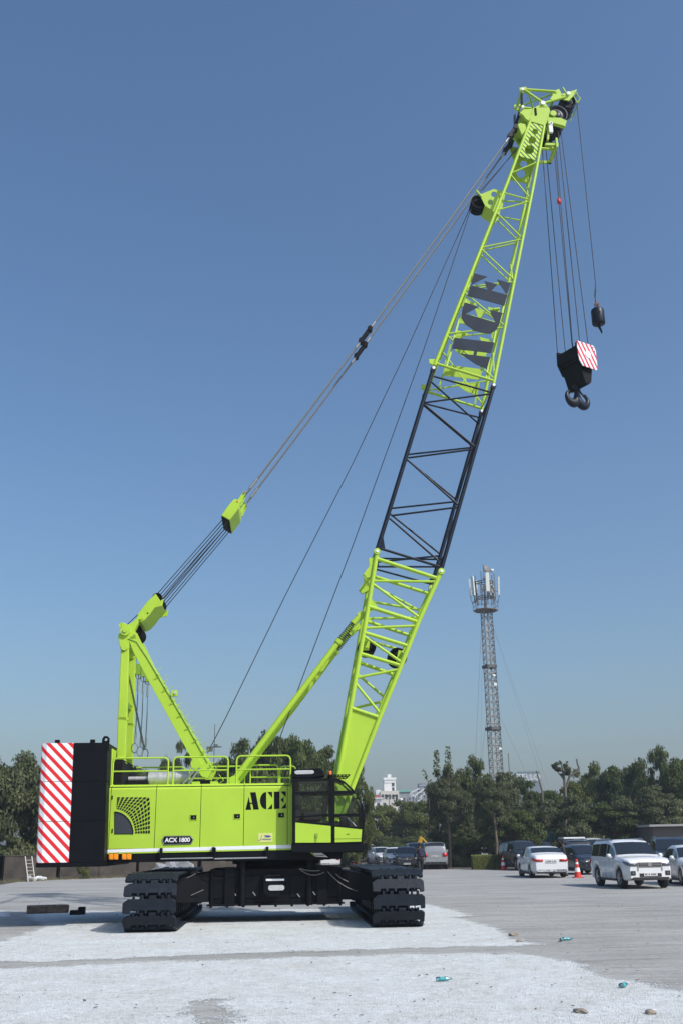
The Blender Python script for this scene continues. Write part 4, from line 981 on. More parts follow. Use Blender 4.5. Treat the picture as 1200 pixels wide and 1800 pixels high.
    m = MB(); m.bb(-F+.0, -F+.12, -fy*.95, fy*.95, d['clr']+.04, d['clr']+.20); m.build('rear_skirt', TRIM, root)
    for s in (-1, 1):
        m = MB(); m.bb(xr+ra, xf-ra, min(s*Wd*.9, s*Wd*1.0), max(s*Wd*.9, s*Wd*1.0), d['clr']-.03, d['clr']+.06); m.build('side_sill', TRIM, root)
        for x in ((-.5, .45) if style != 'hatch' else (-.4, .5)):
            y = surf(x, .90); m = MB(); m.bb(x-.1, x+.06, min(s*y, s*(y+.03)), max(s*y, s*(y+.03)), .89, .92); m.build('door_handle', paint, root)
        for x in (-.96, -.04, 1.02):
            m = MB(); m.loft([[V3(x-.007, s*(surf(x, z)+.004), z), V3(x+.007, s*(surf(x, z)+.004), z)] for z in (d['clr']+.14, .5, .7, min(.98, ring(x)[4][1]-.01))], closed=False, cap=False); m.build('door_gap', TRIM, root)
    if rails:
        m = MB()
        for s in (-1, 1): m.path([V3(-1.9, s*Wd*.70, d['H']-.08), V3(-1.7, s*Wd*.70, d['H']+.03), V3(-.1, s*Wd*.70, d['H']+.05), V3(.15, s*Wd*.68, d['H']-.02)], .022, 6)
        m.build('roof_rail', ALLOY, root)
    if rackw: m = MB(); m.bb(-1.2, .6, -.7, .7, d['H']+.05, d['H']+.17); m.build('roof_box', CW, root, bevel=.03)
    m = MB(); m.prism([V3(d['rs'][1]-.02, -Wd*.6, pw(d['top'], d['rs'][1])+.02), V3(d['rs'][1]-.18, -Wd*.6, pw(d['top'], d['rs'][1])+.01), V3(d['rs'][1]+.1, -Wd*.6, pw(d['top'], d['rs'][1])-.04)], (0, Wd*1.2, 0))
    if style != 'sedan': m.build('spoiler', paint, root)
    for xw in (xf, xr):
        for s in (-1, 1):
            w = empty('wheel', (xw, s*(Wd-.13), rw), parent=root)
            if s > 0: w.rotation_euler = (0, 0, pi)
            m = MB(); m.lathe([(rw*.62, .10), (rw*.90, .115), (rw*.98, .08), (rw, .03), (rw, -.06), (rw*.94, -.11), (rw*.6, -.11)], (0, 0, 0), (0, -1, 0), 26); m.build('tyre', RUB, w)
            m = MB(); m.mi = 1; m.lathe([(rw*.62, .08), (rw*.60, .02), (.001, .02)], (0, 0, 0), (0, -1, 0), 20); m.mi = 0; m.lathe([(rw*.64, .10), (rw*.60, .104), (rw*.58, .07)], (0, 0, 0), (0, -1, 0), 26)
            for k in range(6):
                a = k*pi/3; m.beam((.0, -.085, 0), (rw*.6*cos(a), -.085, rw*.6*sin(a)), .03 if not hero else .05, .06, (0, 1, 0))
            m.disc((0, -.09, 0), (0, 1, 0), .05, .04, 10); m.build('rim', [ALLOY, TRIM], w)
    return root
def place_car(root, px, py, ang, label, cat='car', group=None, at=None):
    """ang: heading; 0 = driving away from the camera, 180 = facing it, measured towards the right of the picture"""
    g = at or G(px, py); root.location = (g.x, g.y, 0); a = math.radians(ang); root.rotation_euler = (0, 0, pi/2-a)
    return tag(root, label, cat, group)
GC = 'cars parked along the back of the yard'
# hero SUV: rear side wheel on (1058,1557), front side wheel on (1097,1562)
a, b = G(1058, 1557.5), G(1096, 1562.5)
hd = math.atan2(b.x-a.x, b.y-a.y)
hd = math.radians(162)
fwd = Vector((sin(hd), cos(hd), 0)); left = Vector((-fwd.y, fwd.x, 0))
ctr2 = (a+b)/2 - (left*-1)*0
suv = make_car('suv', CW, 'parked_suv', rails=True, hero=True)
rgt = -left                                   # its right-hand side is turned to the left of the picture
a = G(1094, 1562); hd = math.radians(176); fwd = Vector((sin(hd), cos(hd), 0)); cc = a-fwd*1.47+Vector((-cos(hd), sin(hd), 0))*.80
place_car(suv, 0, 0, 176, 'large white SUV with chrome grille and roof rails parked in front of the other cars', 'SUV', GC, at=cc); suv.scale = (.96, .97, .95)
sed = make_car('sedan', CW, 'parked_sedan')
a = G(935, 1543); hd = math.radians(-1); fwd = Vector((sin(hd), cos(hd), 0)); rt_ = Vector((cos(hd), -sin(hd), 0))
place_car(sed, 0, 0, -1, 'white sedan seen from behind with wide red tail lamps, left of the red cone', 'sedan', GC, at=a+rt_*.78+fwd*1.35)
h1 = make_car('hatch', CNV); place_car(h1, 1026, 1536, 171, 'dark navy hatchback facing us between the red cone and the white SUV', 'car', GC)
s1 = make_car('suv', CBK, 'parked_suv'); place_car(s1, 917, 1529, 170, 'black SUV facing us behind the white sedan, beside the clipped hedge', 'SUV', GC)
s2 = make_car('suv', CGR, 'parked_suv', rackw=True, rails=True); place_car(s2, 1006, 1528, 0, 'dark grey SUV seen from behind with a long white box on its roof', 'SUV', GC)
v1 = make_car('van', CW2, 'parked_van'); place_car(v1, 1042, 1524, 172, 'white van facing us behind the navy hatchback, only roof and windscreen showing', 'van', GC)
c3 = copy_tree(h1); 
h2 = make_car('hatch', CW); place_car(h2, 1146, 1532, 170, 'small white car mostly hidden behind the right side of the large white SUV', 'car', GC)
COLS = []
s3 = make_car('suv', CNV, 'parked_suv', rails=True); place_car(s3, 1183, 1540, 190, 'dark navy SUV with silver roof rails right of the large white SUV', 'SUV', GC)
h3 = make_car('sedan', CW2, 'parked_sedan'); place_car(h3, 1222, 1554, 185, 'white car cut off by the right edge of the picture', 'car', GC)
GM = 'cars parked beyond the crane'
h4 = make_car('hatch', CW); place_car(h4, 577, 1526, -5, 'white hatchback seen from behind with red lamp, under the crane cab', 'car', GM)
s4 = copy_tree(suv); s4.scale = (1, 1, 1); place_car(s4, 641, 1520.5, 170, 'white SUV facing us just above the right crane track, leftmost of that row', 'SUV', GM)
h5 = make_car('hatch', CW2); place_car(h5, 670, 1521.5, 165, 'pearl white hatchback facing us with black grille above the right crane track', 'car', GM)
c5 = make_car('sedan', CW, 'parked_sedan', plate=PLATEY); place_car(c5, 695, 1524, 178, 'white sedan facing us with an orange number plate above the right crane track', 'sedan', GM)
c3.name = 'parked_car.blue'; place_car(c3, 714, 1525, 182, 'dark blue hatchback facing us behind the walking person', 'car', GM)
c3.name = 'parked_car'
s5 = make_car('suv', CSV, 'parked_suv'); place_car(s5, 762, 1527, 2, 'silver SUV seen from behind beside the walking person', 'SUV', GM)
s6 = copy_tree(s1); place_car(s6, 733, 1522, 175, 'black SUV half hidden behind the walking person', 'SUV', GM)
v2 = copy_tree(v1); place_car(v2, 662, 1512, 90, 'long white van standing crosswise behind the parked white cars', 'van', GM)
h6 = make_car('van', CTL, 'parked_van'); place_car(h6, 783, 1519, 5, 'grey green van behind the silver SUV', 'van', GM)
h7 = copy_tree(h2); place_car(h7, 606, 1518, 20, 'white car standing behind the cardboard carton under the cab', 'car', GM)
s7 = copy_tree(s1); place_car(s7, 948, 1523, 165, 'black SUV with its roof showing behind the white sedan', 'SUV', GC)
s8 = copy_tree(s3); place_car(s8, 980, 1519, 172, 'navy SUV in the shade behind the dark grey SUV', 'SUV', GC)

# ================================================================== SMALL THINGS
CONER = mat('cone_red', (.62, .045, .03), .5, noise=.2); CONEW = mat('cone_white', (.78, .78, .76), .5)
def cone(px, py, label, h=.78, first=[None]):
    g = G(px, py)
    if first[0] is None:
        r = empty('traffic_cone'); first[0] = r
        m = MB(); m.bb(-.2, .2, -.2, .2, 0, .035); m.build('base', CONER, r, bevel=.01)
        m = MB(); prof = [(.15, .03), (.115, .24), (.115, .24), (.09, .40), (.09, .40), (.066, .54), (.066, .54), (.05, .62), (.05, .62), (.03, .75), (.001, .75)]
        for k in range(0, 10, 2): m.mi = (k//2) % 2; m.lathe(prof[k:k+2], (0, 0, 0), (0, 0, 1), 18)
        m.build('cone_body', [CONER, CONEW], r)
    else: r = copy_tree(first[0])
    r.location = (g.x, g.y, 0); r.rotation_euler = (0, 0, R.uniform(0, 1)); s = h/.75; r.scale = (s, s, s)
    return tag(r, label, 'traffic cone', 'red and white traffic cones')
cone(1015, 1543, 'red and white traffic cone between the white sedan and the white SUV', .88)
cone(884, 1529.5, 'red and white traffic cone at the end of the clipped hedge', .9)
cone(622, 1522, 'red and white traffic cone under the crane cab beside the white cars', 1.1)
# cardboard carton, plank, block
KRAFT = mat('cardboard', (.34, .24, .17), .8, noise=.2); WOOD = mat('old_timber', (.27, .20, .135), .85, noise=.6, nscale=7, bump=.6, bscale=20, col2=(.045, .035, .03))
m = MB(); g = G(608, 1523); m.bb(-.28, .28, -.25, .25, 0, .95); o = m.build('cardboard_carton', KRAFT, bevel=.02); o.location = g; tag(o, 'tall brown cardboard carton standing beside the white hatchback under the cab', 'carton')
a, b = G(47, 1606.5), G(121, 1604); m = MB(); Lw = (b-a).length; m.box((0, 0, .11), (Lw, .30, .20)); o = m.build('timber_baulk', WOOD, bevel=.02); o.location = (a+b)/2; o.rotation_euler = (.05, 0, math.atan2(b.y-a.y, b.x-a.x)); tag(o, 'weathered wooden baulk lying on the ground left of the crane', 'timber')
g = G(138, 1608); m = MB(); m.bb(-.22, .18, -.09, .09, 0, .12); m.bb(.0, .18, -.09, .09, .11, .2); o = m.build('steel_block', DARK, bevel=.02); o.location = g; tag(o, 'small black steel block beside the wooden baulk', 'block')
# plastic bottles and litter
BLUEP = glassmat('bottle_plastic', (.45, .8, .85), .12, .2); CAPB = mat('bottle_label', (.05, .33, .36), .4)
for (px, py, rz, lab) in ((1095, 1737, .9, 'crushed clear plastic bottle with teal label on the gravel at lower right'), (996, 1654, .2, 'plastic bottle with teal label on the grey ground right of the gravel'), (778, 1726, .1, 'flattened pale blue plastic bottle on the gravel below the right track'), (986, 1655, 1.2, 'small white and teal wrapper next to the bottle on the grey ground')):
    g = G(px, py); r = empty('plastic_bottle', (g.x, g.y, .035), rz, lab, 'bottle', 'litter on the ground')
    m = MB(); m.lathe([(.001, -.11), (.030, -.11), (.034, -.08), (.028, -.03), (.033, .02), (.030, .07), (.012, .11), (.012, .13), (.001, .13)], (0, 0, 0), (1, 0, 0), 12); m.build('bottle_body', BLUEP, r)
    r.scale = (.8, .8, .8)
    m = MB(); m.lathe([(.0335, -.05), (.031, -.02), (.035, .03)], (0, 0, 0), (1, 0, 0), 12); m.tube((.125, 0, 0), (.145, 0, 0), .015, n=8); m.build('label', CAPB, r)
# stones
STN = mat('field_stone', (.34, .29, .23), .9, noise=.4, nscale=12, bump=.5, bscale=30); LEAF = mat('dry_leaf', (.07, .05, .03), .85, noise=.4, nscale=30)
def stone(px, py, s, label):
    g = G(px, py); m = MB(); rg = []
    bm = bmesh.new(); bmesh.ops.create_icosphere(bm, subdivisions=2, radius=1)
    for v in bm.verts: v.co = Vector((v.co.x*s*1.5, v.co.y*s, v.co.z*s*.55))*(1+.18*sin(7*v.co.x+px)+.12*cos(9*v.co.y+py))
    me = bpy.data.meshes.new('stone'); bm.to_mesh(me); bm.free(); me.materials.append(STN)
    o = bpy.data.objects.new('stone', me); COL.objects.link(o); o.location = (g.x, g.y, s*.35); o.rotation_euler = (0, 0, px)
    tag(o, label, 'stone', 'loose stones on the gravel')
stone(1020, 1781, .055, 'brown flat stone on the gravel near the bottom edge'); stone(1142, 1783, .05, 'grey stone on the gravel in the bottom right corner'); stone(912, 1656, .05, 'dark stone at the edge of the gravel beside the tyre track'); stone(902, 1645.5, .07, 'brown stone on the grey ground just above the gravel edge')
lf = MB()
for k in range(420):
    px, py = R.uniform(-20, 1220), 1590+210*R.random()**1.3
    g = G(px, py); s = R.uniform(.008, .026)*(1+g.y*.028); a = R.uniform(0, pi)
    u = V3(cos(a), sin(a), R.uniform(-.2, .3))*s; w = V3(-sin(a), cos(a), R.uniform(-.3, .3))*s*R.uniform(.25, .6); c_ = V3(g.x, g.y, .012+s*.3)
    lf.add([c_-u, c_-w, c_+u, c_+w], [(0, 1, 2, 3)], False)
tag(lf.build('leaf_litter', LEAF), 'dry brown leaves scattered over gravel and ground', 'leaves', kind='stuff')

# ================================================================== PEOPLE
SKIN = mat('skin', (.16, .075, .045), .6); HAIR = mat('hair', (.01, .009, .008), .6)
def skinned(name, joints, edges, mt, parent):
    me = bpy.data.meshes.new(name); me.from_pydata([j[0] for j in joints], edges, []); me.materials.append(mt)
    o = bpy.data.objects.new(name, me); COL.objects.link(o); o.parent = parent
    sk = o.modifiers.new('skin', 'SKIN'); sk.use_smooth_shade = True
    if not me.skin_vertices: me.attributes.new  # layer comes with the modifier
    lay = me.skin_vertices[0] if me.skin_vertices else None
    if lay is None:
        bm = bmesh.new(); bm.from_mesh(me); bm.verts.layers.skin.verify(); bm.to_mesh(me); bm.free(); lay = me.skin_vertices[0]
    for i, j in enumerate(joints): lay.data[i].radius = (j[1], j[2] if len(j) > 2 else j[1]); lay.data[i].use_root = (i == 0)
    s = o.modifiers.new('sub', 'SUBSURF'); s.levels = s.render_levels = 2
    return o
def person(loc, rz, label, top, bottom, stride=.25, backpack=None, armout=0.):
    p = empty('person', loc, rz, label, 'person')
    hip, ch = .92, 1.38
    J = [((0, 0, .95), .15, .11), ((0, 0, 1.15), .13, .10), ((0, .01, 1.38), .15, .10), ((0, 0, 1.47), .055), ((0, .0, 1.53), .06), ((0, .02, 1.62), .085, .10), ((0, .01, 1.71), .06, .07)]
    E_ = [(0, 1), (1, 2), (2, 3), (3, 4), (4, 5), (5, 6)]
    for s in (-1, 1):
        k = len(J); st_ = s*stride
        J += [((s*.17, 0, 1.40), .06), ((s*(.24+armout), -.02+.10*s*stride, 1.14), .042), ((s*(.25+armout), .10-.2*s*stride, .92), .032), ((s*(.25+armout), .13-.2*s*stride, .84), .036, .02)]
        E_ += [(2, k), (k, k+1), (k+1, k+2), (k+2, k+3)]
        for f_ in range(4): J.append(((s*(.25+armout)-.024+f_*.016, .15-.2*s*stride, .77+.006*abs(f_-1)), .009)); E_.append((k+3, len(J)-1))
        J.append(((s*(.215+armout), .165-.2*s*stride, .81), .010)); E_.append((k+3, len(J)-1))
        k = len(J)
        J += [((s*.09, 0, .86), .095), ((s*.10, .04+st_*.5, .48), .065), ((s*.10, st_-.03, .10), .042), ((s*.10, st_-.04, .045), .045, .04), ((s*.11, st_+.12, .035), .04, .03)]
        E_ += [(0, k), (k, k+1), (k+1, k+2), (k+2, k+3), (k+3, k+4)]
    skinned('body', J, E_, SKIN, p)
    T = [((0, 0, .93), .165, .13), ((0, 0, 1.15), .15, .12), ((0, .01, 1.37), .17, .125), ((0, 0, 1.46), .07)]; E2 = [(0, 1), (1, 2), (2, 3)]
    for s in (-1, 1):
        k = len(T); T += [((s*.175, 0, 1.40), .075), ((s*(.24+armout), -.02+.10*s*stride, 1.14), .06), ((s*(.25+armout), .09-.2*s*stride, .94), .048)]; E2 += [(2, k), (k, k+1), (k+1, k+2)]
    skinned('jacket', T, E2, top, p)
    T = [((0, 0, .95), .15, .12)]; E2 = []
    for s in (-1, 1):
        k = len(T); st_ = s*stride; T += [((s*.09, 0, .84), .11), ((s*.10, .04+st_*.5, .48), .085), ((s*.10, st_-.03, .11), .065)]; E2 += [(0, k), (k, k+1), (k+1, k+2)]
    skinned('trousers', T, E2, bottom, p)
    m = MB(); m.lathe([(.001, .11), (.06, .10), (.092, .05), (.10, 0), (.09, -.04), (.06, -.06)], (0, -.01, 1.665), (0, -.25, 1), 16); m.build('hair', HAIR, p)
    for s in (-1, 1):
        m = MB(); m.box((s*.105, s*stride+.03, .04), (.085, .25, .075)); o = m.build('shoe', TRIM, p, bevel=.025)
    for s in (-1, 1): m = MB(); m.disc((s*.035, .115, 1.645), (0, 1, 0), .010, .02, 8); m.build('eye', TRIM, p)
    m = MB(); m.mi = 1; m.prism([(-.012, .115, 1.60), (.012, .115, 1.60), (0, .115, 1.65)], (0, .03, 0)); m.mi = 2; m.box((0, .108, 1.565), (.045, .014, .010)); m.build('face', [TRIM, SKIN, mat('lips', (.10, .03, .03), .5)], p)
    if backpack: m = MB(); m.box((.04, -.20, 1.20), (.32, .20, .46)); m.box((.04, -.31, 1.12), (.24, .06, .22)); m.build('backpack', backpack, p, bevel=.05)
    return p
g = G(739, 1538.5); person(g, .12, 'person in dark jacket and trousers walking away with a navy backpack', mat('maroon_jacket', (.018, .010, .014), .8), mat('dark_trousers', (.010, .010, .012), .8), .28, mat('navy_bag', (.018, .018, .05), .7), .05)
g = G(993, 1540); person(g, 1.3, 'person in black jacket and pale grey trousers standing between the white sedan and navy hatchback', mat('black_jacket', (.012, .012, .014), .8), mat('pale_trousers', (.34, .35, .34), .8), .06, None, .02)
# ================================================================== GROUND
def ground_mat():
    m = bpy.data.materials.new('yard_concrete'); m.use_nodes = True; nt = m.node_tree; N = nt.nodes; L = nt.links; b = N['Principled BSDF']
    tc = N.new('ShaderNodeTexCoord')
    def noise(sc, det=6, ro=.6, vec=None, sx=None):
        n = N.new('ShaderNodeTexNoise'); n.inputs['Scale'].default_value = sc; n.inputs['Detail'].default_value = det; n.inputs['Roughness'].default_value = ro
        if sx:
            mp = N.new('ShaderNodeMapping'); mp.inputs['Scale'].default_value = sx; L.new(tc.outputs['Object'], mp.inputs['Vector']); L.new(mp.outputs[0], n.inputs['Vector'])
        else: L.new(tc.outputs['Object'], n.inputs['Vector'])
        return n.outputs['Fac']
    def ramp(f, p0, c0, p1, c1):
        r = N.new('ShaderNodeValToRGB'); e = r.color_ramp.elements; e[0].position = p0; e[1].position = p1; e[0].color = (*c0, 1); e[1].color = (*c1, 1); L.new(f, r.inputs['Fac']); return r.outputs['Color']
    def mix(f, a, c, mode='MIX'):
        x = N.new('ShaderNodeMix'); x.data_type = 'RGBA'; x.blend_type = mode
        if isinstance(f, float): x.inputs['Factor'].default_value = f
        else: L.new(f, x.inputs['Factor'])
        L.new(a, x.inputs['A']); L.new(c, x.inputs['B']); return x.outputs['Result']
    base = ramp(noise(.35, 8, .65, sx=(.5, 1.6, 1)), .32, (.32, .322, .31), .68, (.46, .465, .448))
    fine = ramp(noise(9, 6, .75), .35, (.72, .72, .72), .65, (1.0, 1.0, 1.0))
    c = mix(1.0, base, fine, 'MULTIPLY')
    dirt = ramp(noise(1.4, 5, .7, sx=(.35, 1.5, 1)), .50, (1, 1, 1), .72, (.68, .655, .61)); c = mix(1.0, c, dirt, 'MULTIPLY')
    strk = ramp(noise(1.2, 6, .7, sx=(.5, 5.5, 1)), .40, (.89, .88, .87), .58, (1.02, 1.02, 1.01)); c = mix(1.0, c, strk, 'MULTIPLY')
    dust = ramp(noise(.9, 7, .7, sx=(.22, 1.9, 1)), .58, (0, 0, 0), .70, (1, 1, 1))
    w = N.new('ShaderNodeRGB'); w.outputs[0].default_value = (.43, .43, .42, 1); mm = N.new('ShaderNodeMath'); mm.operation = 'MULTIPLY'; mm.inputs[1].default_value = .6; L.new(dust, mm.inputs[0])
    c = mix(mm.outputs[0], c, w.outputs[0]); L.new(c, b.inputs['Base Color']); b.inputs['Roughness'].default_value = .9; b.inputs['Specular IOR Level'].default_value = .2
    bp = N.new('ShaderNodeBump'); bp.inputs['Strength'].default_value = .35; bp.inputs['Distance'].default_value = .02; L.new(noise(25, 5, .7), bp.inputs['Height']); L.new(bp.outputs['Normal'], b.inputs['Normal'])
    return m
m = MB(); m.add([(-650, -60, 0), (650, -60, 0), (650, 900, 0), (-650, 900, 0)], [(0, 1, 2, 3)], False)
tag(m.build('ground', ground_mat()), 'grey dusty concrete yard reaching back to the trees', 'ground', kind='structure')
# white gravel spread, one sheet with a ragged edge, a swept tyre strip and a bare patch
def inside(p, pl):
    c = False; j = len(pl)-1
    for i in range(len(pl)):
        if (pl[i][1] > p[1]) != (pl[j][1] > p[1]) and p[0] < (pl[j][0]-pl[i][0])*(p[1]-pl[i][1])/(pl[j][1]-pl[i][1])+pl[i][0]: c = not c
        j = i
    return c
def sdist(p, pl):
    d = 1e9
    for i in range(len(pl)):
        a, b = pl[i], pl[(i+1) % len(pl)]; dx, dy = b[0]-a[0], b[1]-a[1]; t = max(0, min(1, ((p[0]-a[0])*dx+(p[1]-a[1])*dy)/(dx*dx+dy*dy+1e-9)))
        d = min(d, math.hypot(p[0]-a[0]-t*dx, p[1]-a[1]-t*dy))
    return d if inside(p, pl) else -d
gp = lambda *ps: [tuple(G(*p).xy) for p in ps]
z1 = gp((-300, 1685), (-60, 1668), (0, 1655), (45, 1640), (80, 1630), (60, 1616), (40, 1608), (150, 1600), (215, 1603), (355, 1600), (600, 1597), (690, 1590), (755, 1590), (790, 1598), (830, 1609), (800, 1612), (840, 1622), (880, 1638), (900, 1650), (950, 1660), (905, 1663), (700, 1668), (450, 1675), (250, 1683), (100, 1690), (0, 1692), (-300, 1705))
z0 = gp((-300, 1598), (0, 1600), (15, 1604), (12, 1611), (-40, 1615), (-300, 1620))
z2 = gp((-600, 1712), (0, 1703), (130, 1698), (280, 1690), (480, 1685), (700, 1677), (900, 1676), (1000, 1690), (1040, 1700), (1045, 1712), (1100, 1722), (1200, 1742), (1500, 1790), (1800, 2400), (-900, 2400))
bare = gp((330, 1900), (338, 1790), (345, 1765), (358, 1757), (385, 1758), (400, 1768), (395, 1785), (408, 1800), (420, 1900))
NX, NY = 200, 190; X0, X1, Y0_, Y1_ = -14., 10., 6.2, 31.5
vs, msk = [], []
for j in range(NY+1):
    y = lerp(Y0_, Y1_, j/NY)
    for i in range(NX+1):
        x = lerp(X0, X1, i/NX); vs.append((x, y, .004))
        dd = max(sdist((x, y), z1), sdist((x, y), z2), sdist((x, y), z0)); dd = min(dd, -sdist((x, y), bare)); msk.append(max(-1, min(1, dd/.9)))
fs = [(j*(NX+1)+i, j*(NX+1)+i+1, (j+1)*(NX+1)+i+1, (j+1)*(NX+1)+i) for j in range(NY) for i in range(NX)]
fs = [f for f in fs if max(msk[i] for i in f) > -.6]
me = bpy.data.meshes.new('gravel'); me.from_pydata(vs, [], fs); at = me.attributes.new('cover', 'FLOAT', 'POINT'); at.data.foreach_set('value', msk)
gm = bpy.data.materials.new('white_gravel'); gm.use_nodes = True; nt = gm.node_tree; N = nt.nodes; L = nt.links; b = N['Principled BSDF']
tc = N.new('ShaderNodeTexCoord'); av = N.new('ShaderNodeAttribute'); av.attribute_name = 'cover'
def nz(sc, det=4, ro=.6, typ='ShaderNodeTexNoise', out='Fac'):
    n = N.new(typ); n.inputs['Scale'].default_value = sc
    if typ == 'ShaderNodeTexNoise': n.inputs['Detail'].default_value = det; n.inputs['Roughness'].default_value = ro
    L.new(tc.outputs['Object'], n.inputs['Vector']); return n.outputs[out]
def mth(op, a, b_=None, c_=None):
    x = N.new('ShaderNodeMath'); x.operation = op
    for k, q in enumerate((a, b_, c_)):
        if q is None: continue
        if isinstance(q, (int, float)): x.inputs[k].default_value = q
        else: L.new(q, x.inputs[k])
    return x.outputs[0]
vor = nz(55, typ='ShaderNodeTexVoronoi', out='Distance'); vcol = nz(55, typ='ShaderNodeTexVoronoi', out='Color')
sp = N.new('ShaderNodeSeparateColor'); L.new(vcol, sp.inputs[0])
r1 = N.new('ShaderNodeValToRGB'); e = r1.color_ramp.elements; e[0].position = .0; e[0].color = (.58, .605, .61, 1); e[1].position = .45; e[1].color = (.73, .765, .77, 1); e2 = e.new(.9); e2.color = (.81, .845, .85, 1); L.new(sp.outputs[0], r1.inputs['Fac'])
r2 = N.new('ShaderNodeValToRGB'); e = r2.color_ramp.elements; e[0].position = .33; e[0].color = (.86, .84, .80, 1); e[1].position = .6; e[1].color = (1, 1, 1, 1); L.new(nz(1.1, 7, .7), r2.inputs['Fac'])
mx = N.new('ShaderNodeMix'); mx.data_type = 'RGBA'; mx.blend_type = 'MULTIPLY'; mx.inputs['Factor'].default_value = 1; L.new(r1.outputs[0], mx.inputs['A']); L.new(r2.outputs[0], mx.inputs['B']); 
r3 = N.new('ShaderNodeValToRGB'); e = r3.color_ramp.elements; e[0].position = .40; e[0].color = (.66, .65, .62, 1); e[1].position = .56; e[1].color = (1, 1, 1, 1); L.new(nz(6, 8, .8), r3.inputs['Fac'])
mx2 = N.new('ShaderNodeMix'); mx2.data_type = 'RGBA'; mx2.blend_type = 'MULTIPLY'; mx2.inputs['Factor'].default_value = .55; L.new(mx.outputs['Result'], mx2.inputs['A']); L.new(r3.outputs[0], mx2.inputs['B']); L.new(mx2.outputs['Result'], b.inputs['Base Color'])
b.inputs['Roughness'].default_value = .9; b.inputs['Specular IOR Level'].default_value = .15
bp = N.new('ShaderNodeBump'); bp.inputs['Strength'].default_value = .8; bp.inputs['Distance'].default_value = .02; bp.invert = True; L.new(vor, bp.inputs['Height']); bp2 = N.new('ShaderNodeBump'); bp2.inputs['Strength'].default_value = .6; bp2.inputs['Distance'].default_value = .08; L.new(nz(2.2, 8, .75), bp2.inputs['Height']); L.new(bp2.outputs[0], bp.inputs['Normal']); L.new(bp.outputs[0], b.inputs['Normal'])
t1 = mth('MULTIPLY_ADD', nz(1.6, 7, .7), 1.0, -.5); t2 = mth('MULTIPLY_ADD', sp.outputs[1], .45, -.22)
a_ = mth('ADD', mth('ADD', mth('MULTIPLY', av.outputs['Fac'], 1.6), mth('MULTIPLY', t1, 2.2)), t2)
al = mth('GREATER_THAN', a_, .0); L.new(al, b.inputs['Alpha'])
me.materials.append(gm); o = bpy.data.objects.new('gravel', me); COL.objects.link(o); tag(o, 'white crushed gravel spread in front of and under the crane', 'gravel', kind='stuff')
# loose pebbles over the near gravel so that its surface is not flat
pm = MB(); PEB = mat('pebble_white', (.52, .53, .53), .9)
for k in range(3000):
    px, py = R.uniform(-10, 1210), 1640+160*R.random()**.7
    g = G(px, py); 
    ok = max(sdist(g.xy, z1), sdist(g.xy, z2))
    if ok < -.35 or (ok < 0 and R.random() < .6) or (sdist(g.xy, bare) > 0 and R.random() < .8): continue
    s = R.uniform(.005, .012); c_ = V3(g.x, g.y, .004+s*.4); a = R.uniform(0, 6)
    q = [c_+V3(s*cos(a+t*1.57)*(1.2 if t % 2 else .8), s*sin(a+t*1.57), R.uniform(-.2, .2)*s) for t in range(4)]
    pm.add(q+[c_+V3(0, 0, s*.8)], [(0, 1, 4), (1, 2, 4), (2, 3, 4), (3, 0, 4)], False)
tag(pm.build('pebbles', PEB), 'loose pebbles lying on the white gravel', 'pebbles', kind='stuff')
# dirt verge along the left wall
VERGE = mat('dirt_verge', (.10, .085, .065), .95, noise=.6, nscale=3, bump=.8, bscale=10)
m = MB(); vp = gp((-260, 1566), (-60, 1558), (0, 1555.5), (40, 1549), (90, 1545.5), (160, 1544.5), (240, 1540), (360, 1536), (560, 1531), (640, 1529), (820, 1528), (1000, 1527), (1400, 1526)); 
bk = [(x*1.9, y+60) for x, y in vp]; m.add([(x, y, .005) for x, y in vp]+[(x, y, .005) for x, y in bk], [(i, i+1, len(vp)+i+1, len(vp)+i) for i in range(len(vp)-1)], False)
tag(m.build('earth_verge', VERGE), 'dark bare earth under the trees at the back of the yard', 'ground', kind='structure')

# ================================================================== WALLS, BUILDINGS
BRK = mat('stained_shaded_wall', (.085, .07, .056), .9, noise=.75, nscale=1.0, bump=.6, bscale=9, col2=(.022, .020, .017), detail=9)  # stain blotches, with the wall colour lowered to stand in for tree shade
def wallrun(name, pts, h, th, mt, label, cat='wall'):
    r = empty(name, (pts[0][0], pts[0][1], 0), 0, label, cat); o = Vector((pts[0][0], pts[0][1], 0))
    m = MB()
    for a, b in zip(pts, pts[1:]): m.beam(V3(a[0], a[1], h/2)-o, V3(b[0], b[1], h/2)-o, th, h)
    m.build('wall_panel', mt, r)
    m = MB()
    for a, b in zip(pts, pts[1:]): m.beam(V3(a[0], a[1], h+.03)-o, V3(b[0], b[1], h+.03)-o, th+.08, .06)
    m.build('coping', mt, r)
    m = MB()
    for a, b in zip(pts, pts[1:]):
        n = max(1, int(math.hypot(b[0]-a[0], b[1]-a[1])/3))
        for k in range(n+1): q = V3(lerp(a[0], b[0], k/n), lerp(a[1], b[1], k/n), h/2)-o; m.box(q+V3(0, 0, .04), (.34, .34, h+.08))
    m.build('pier', mt, r, bevel=.02)
    return r
lw = gp((-160, 1553), (0, 1549), (100, 1545), (240, 1539.5), (350, 1536.5), (450, 1533), (545, 1530))
wallrun('boundary_wall', lw, 1.35, .22, BRK, 'low stained boundary wall, its colour darkened for tree shade, below the trees behind the counterweight')
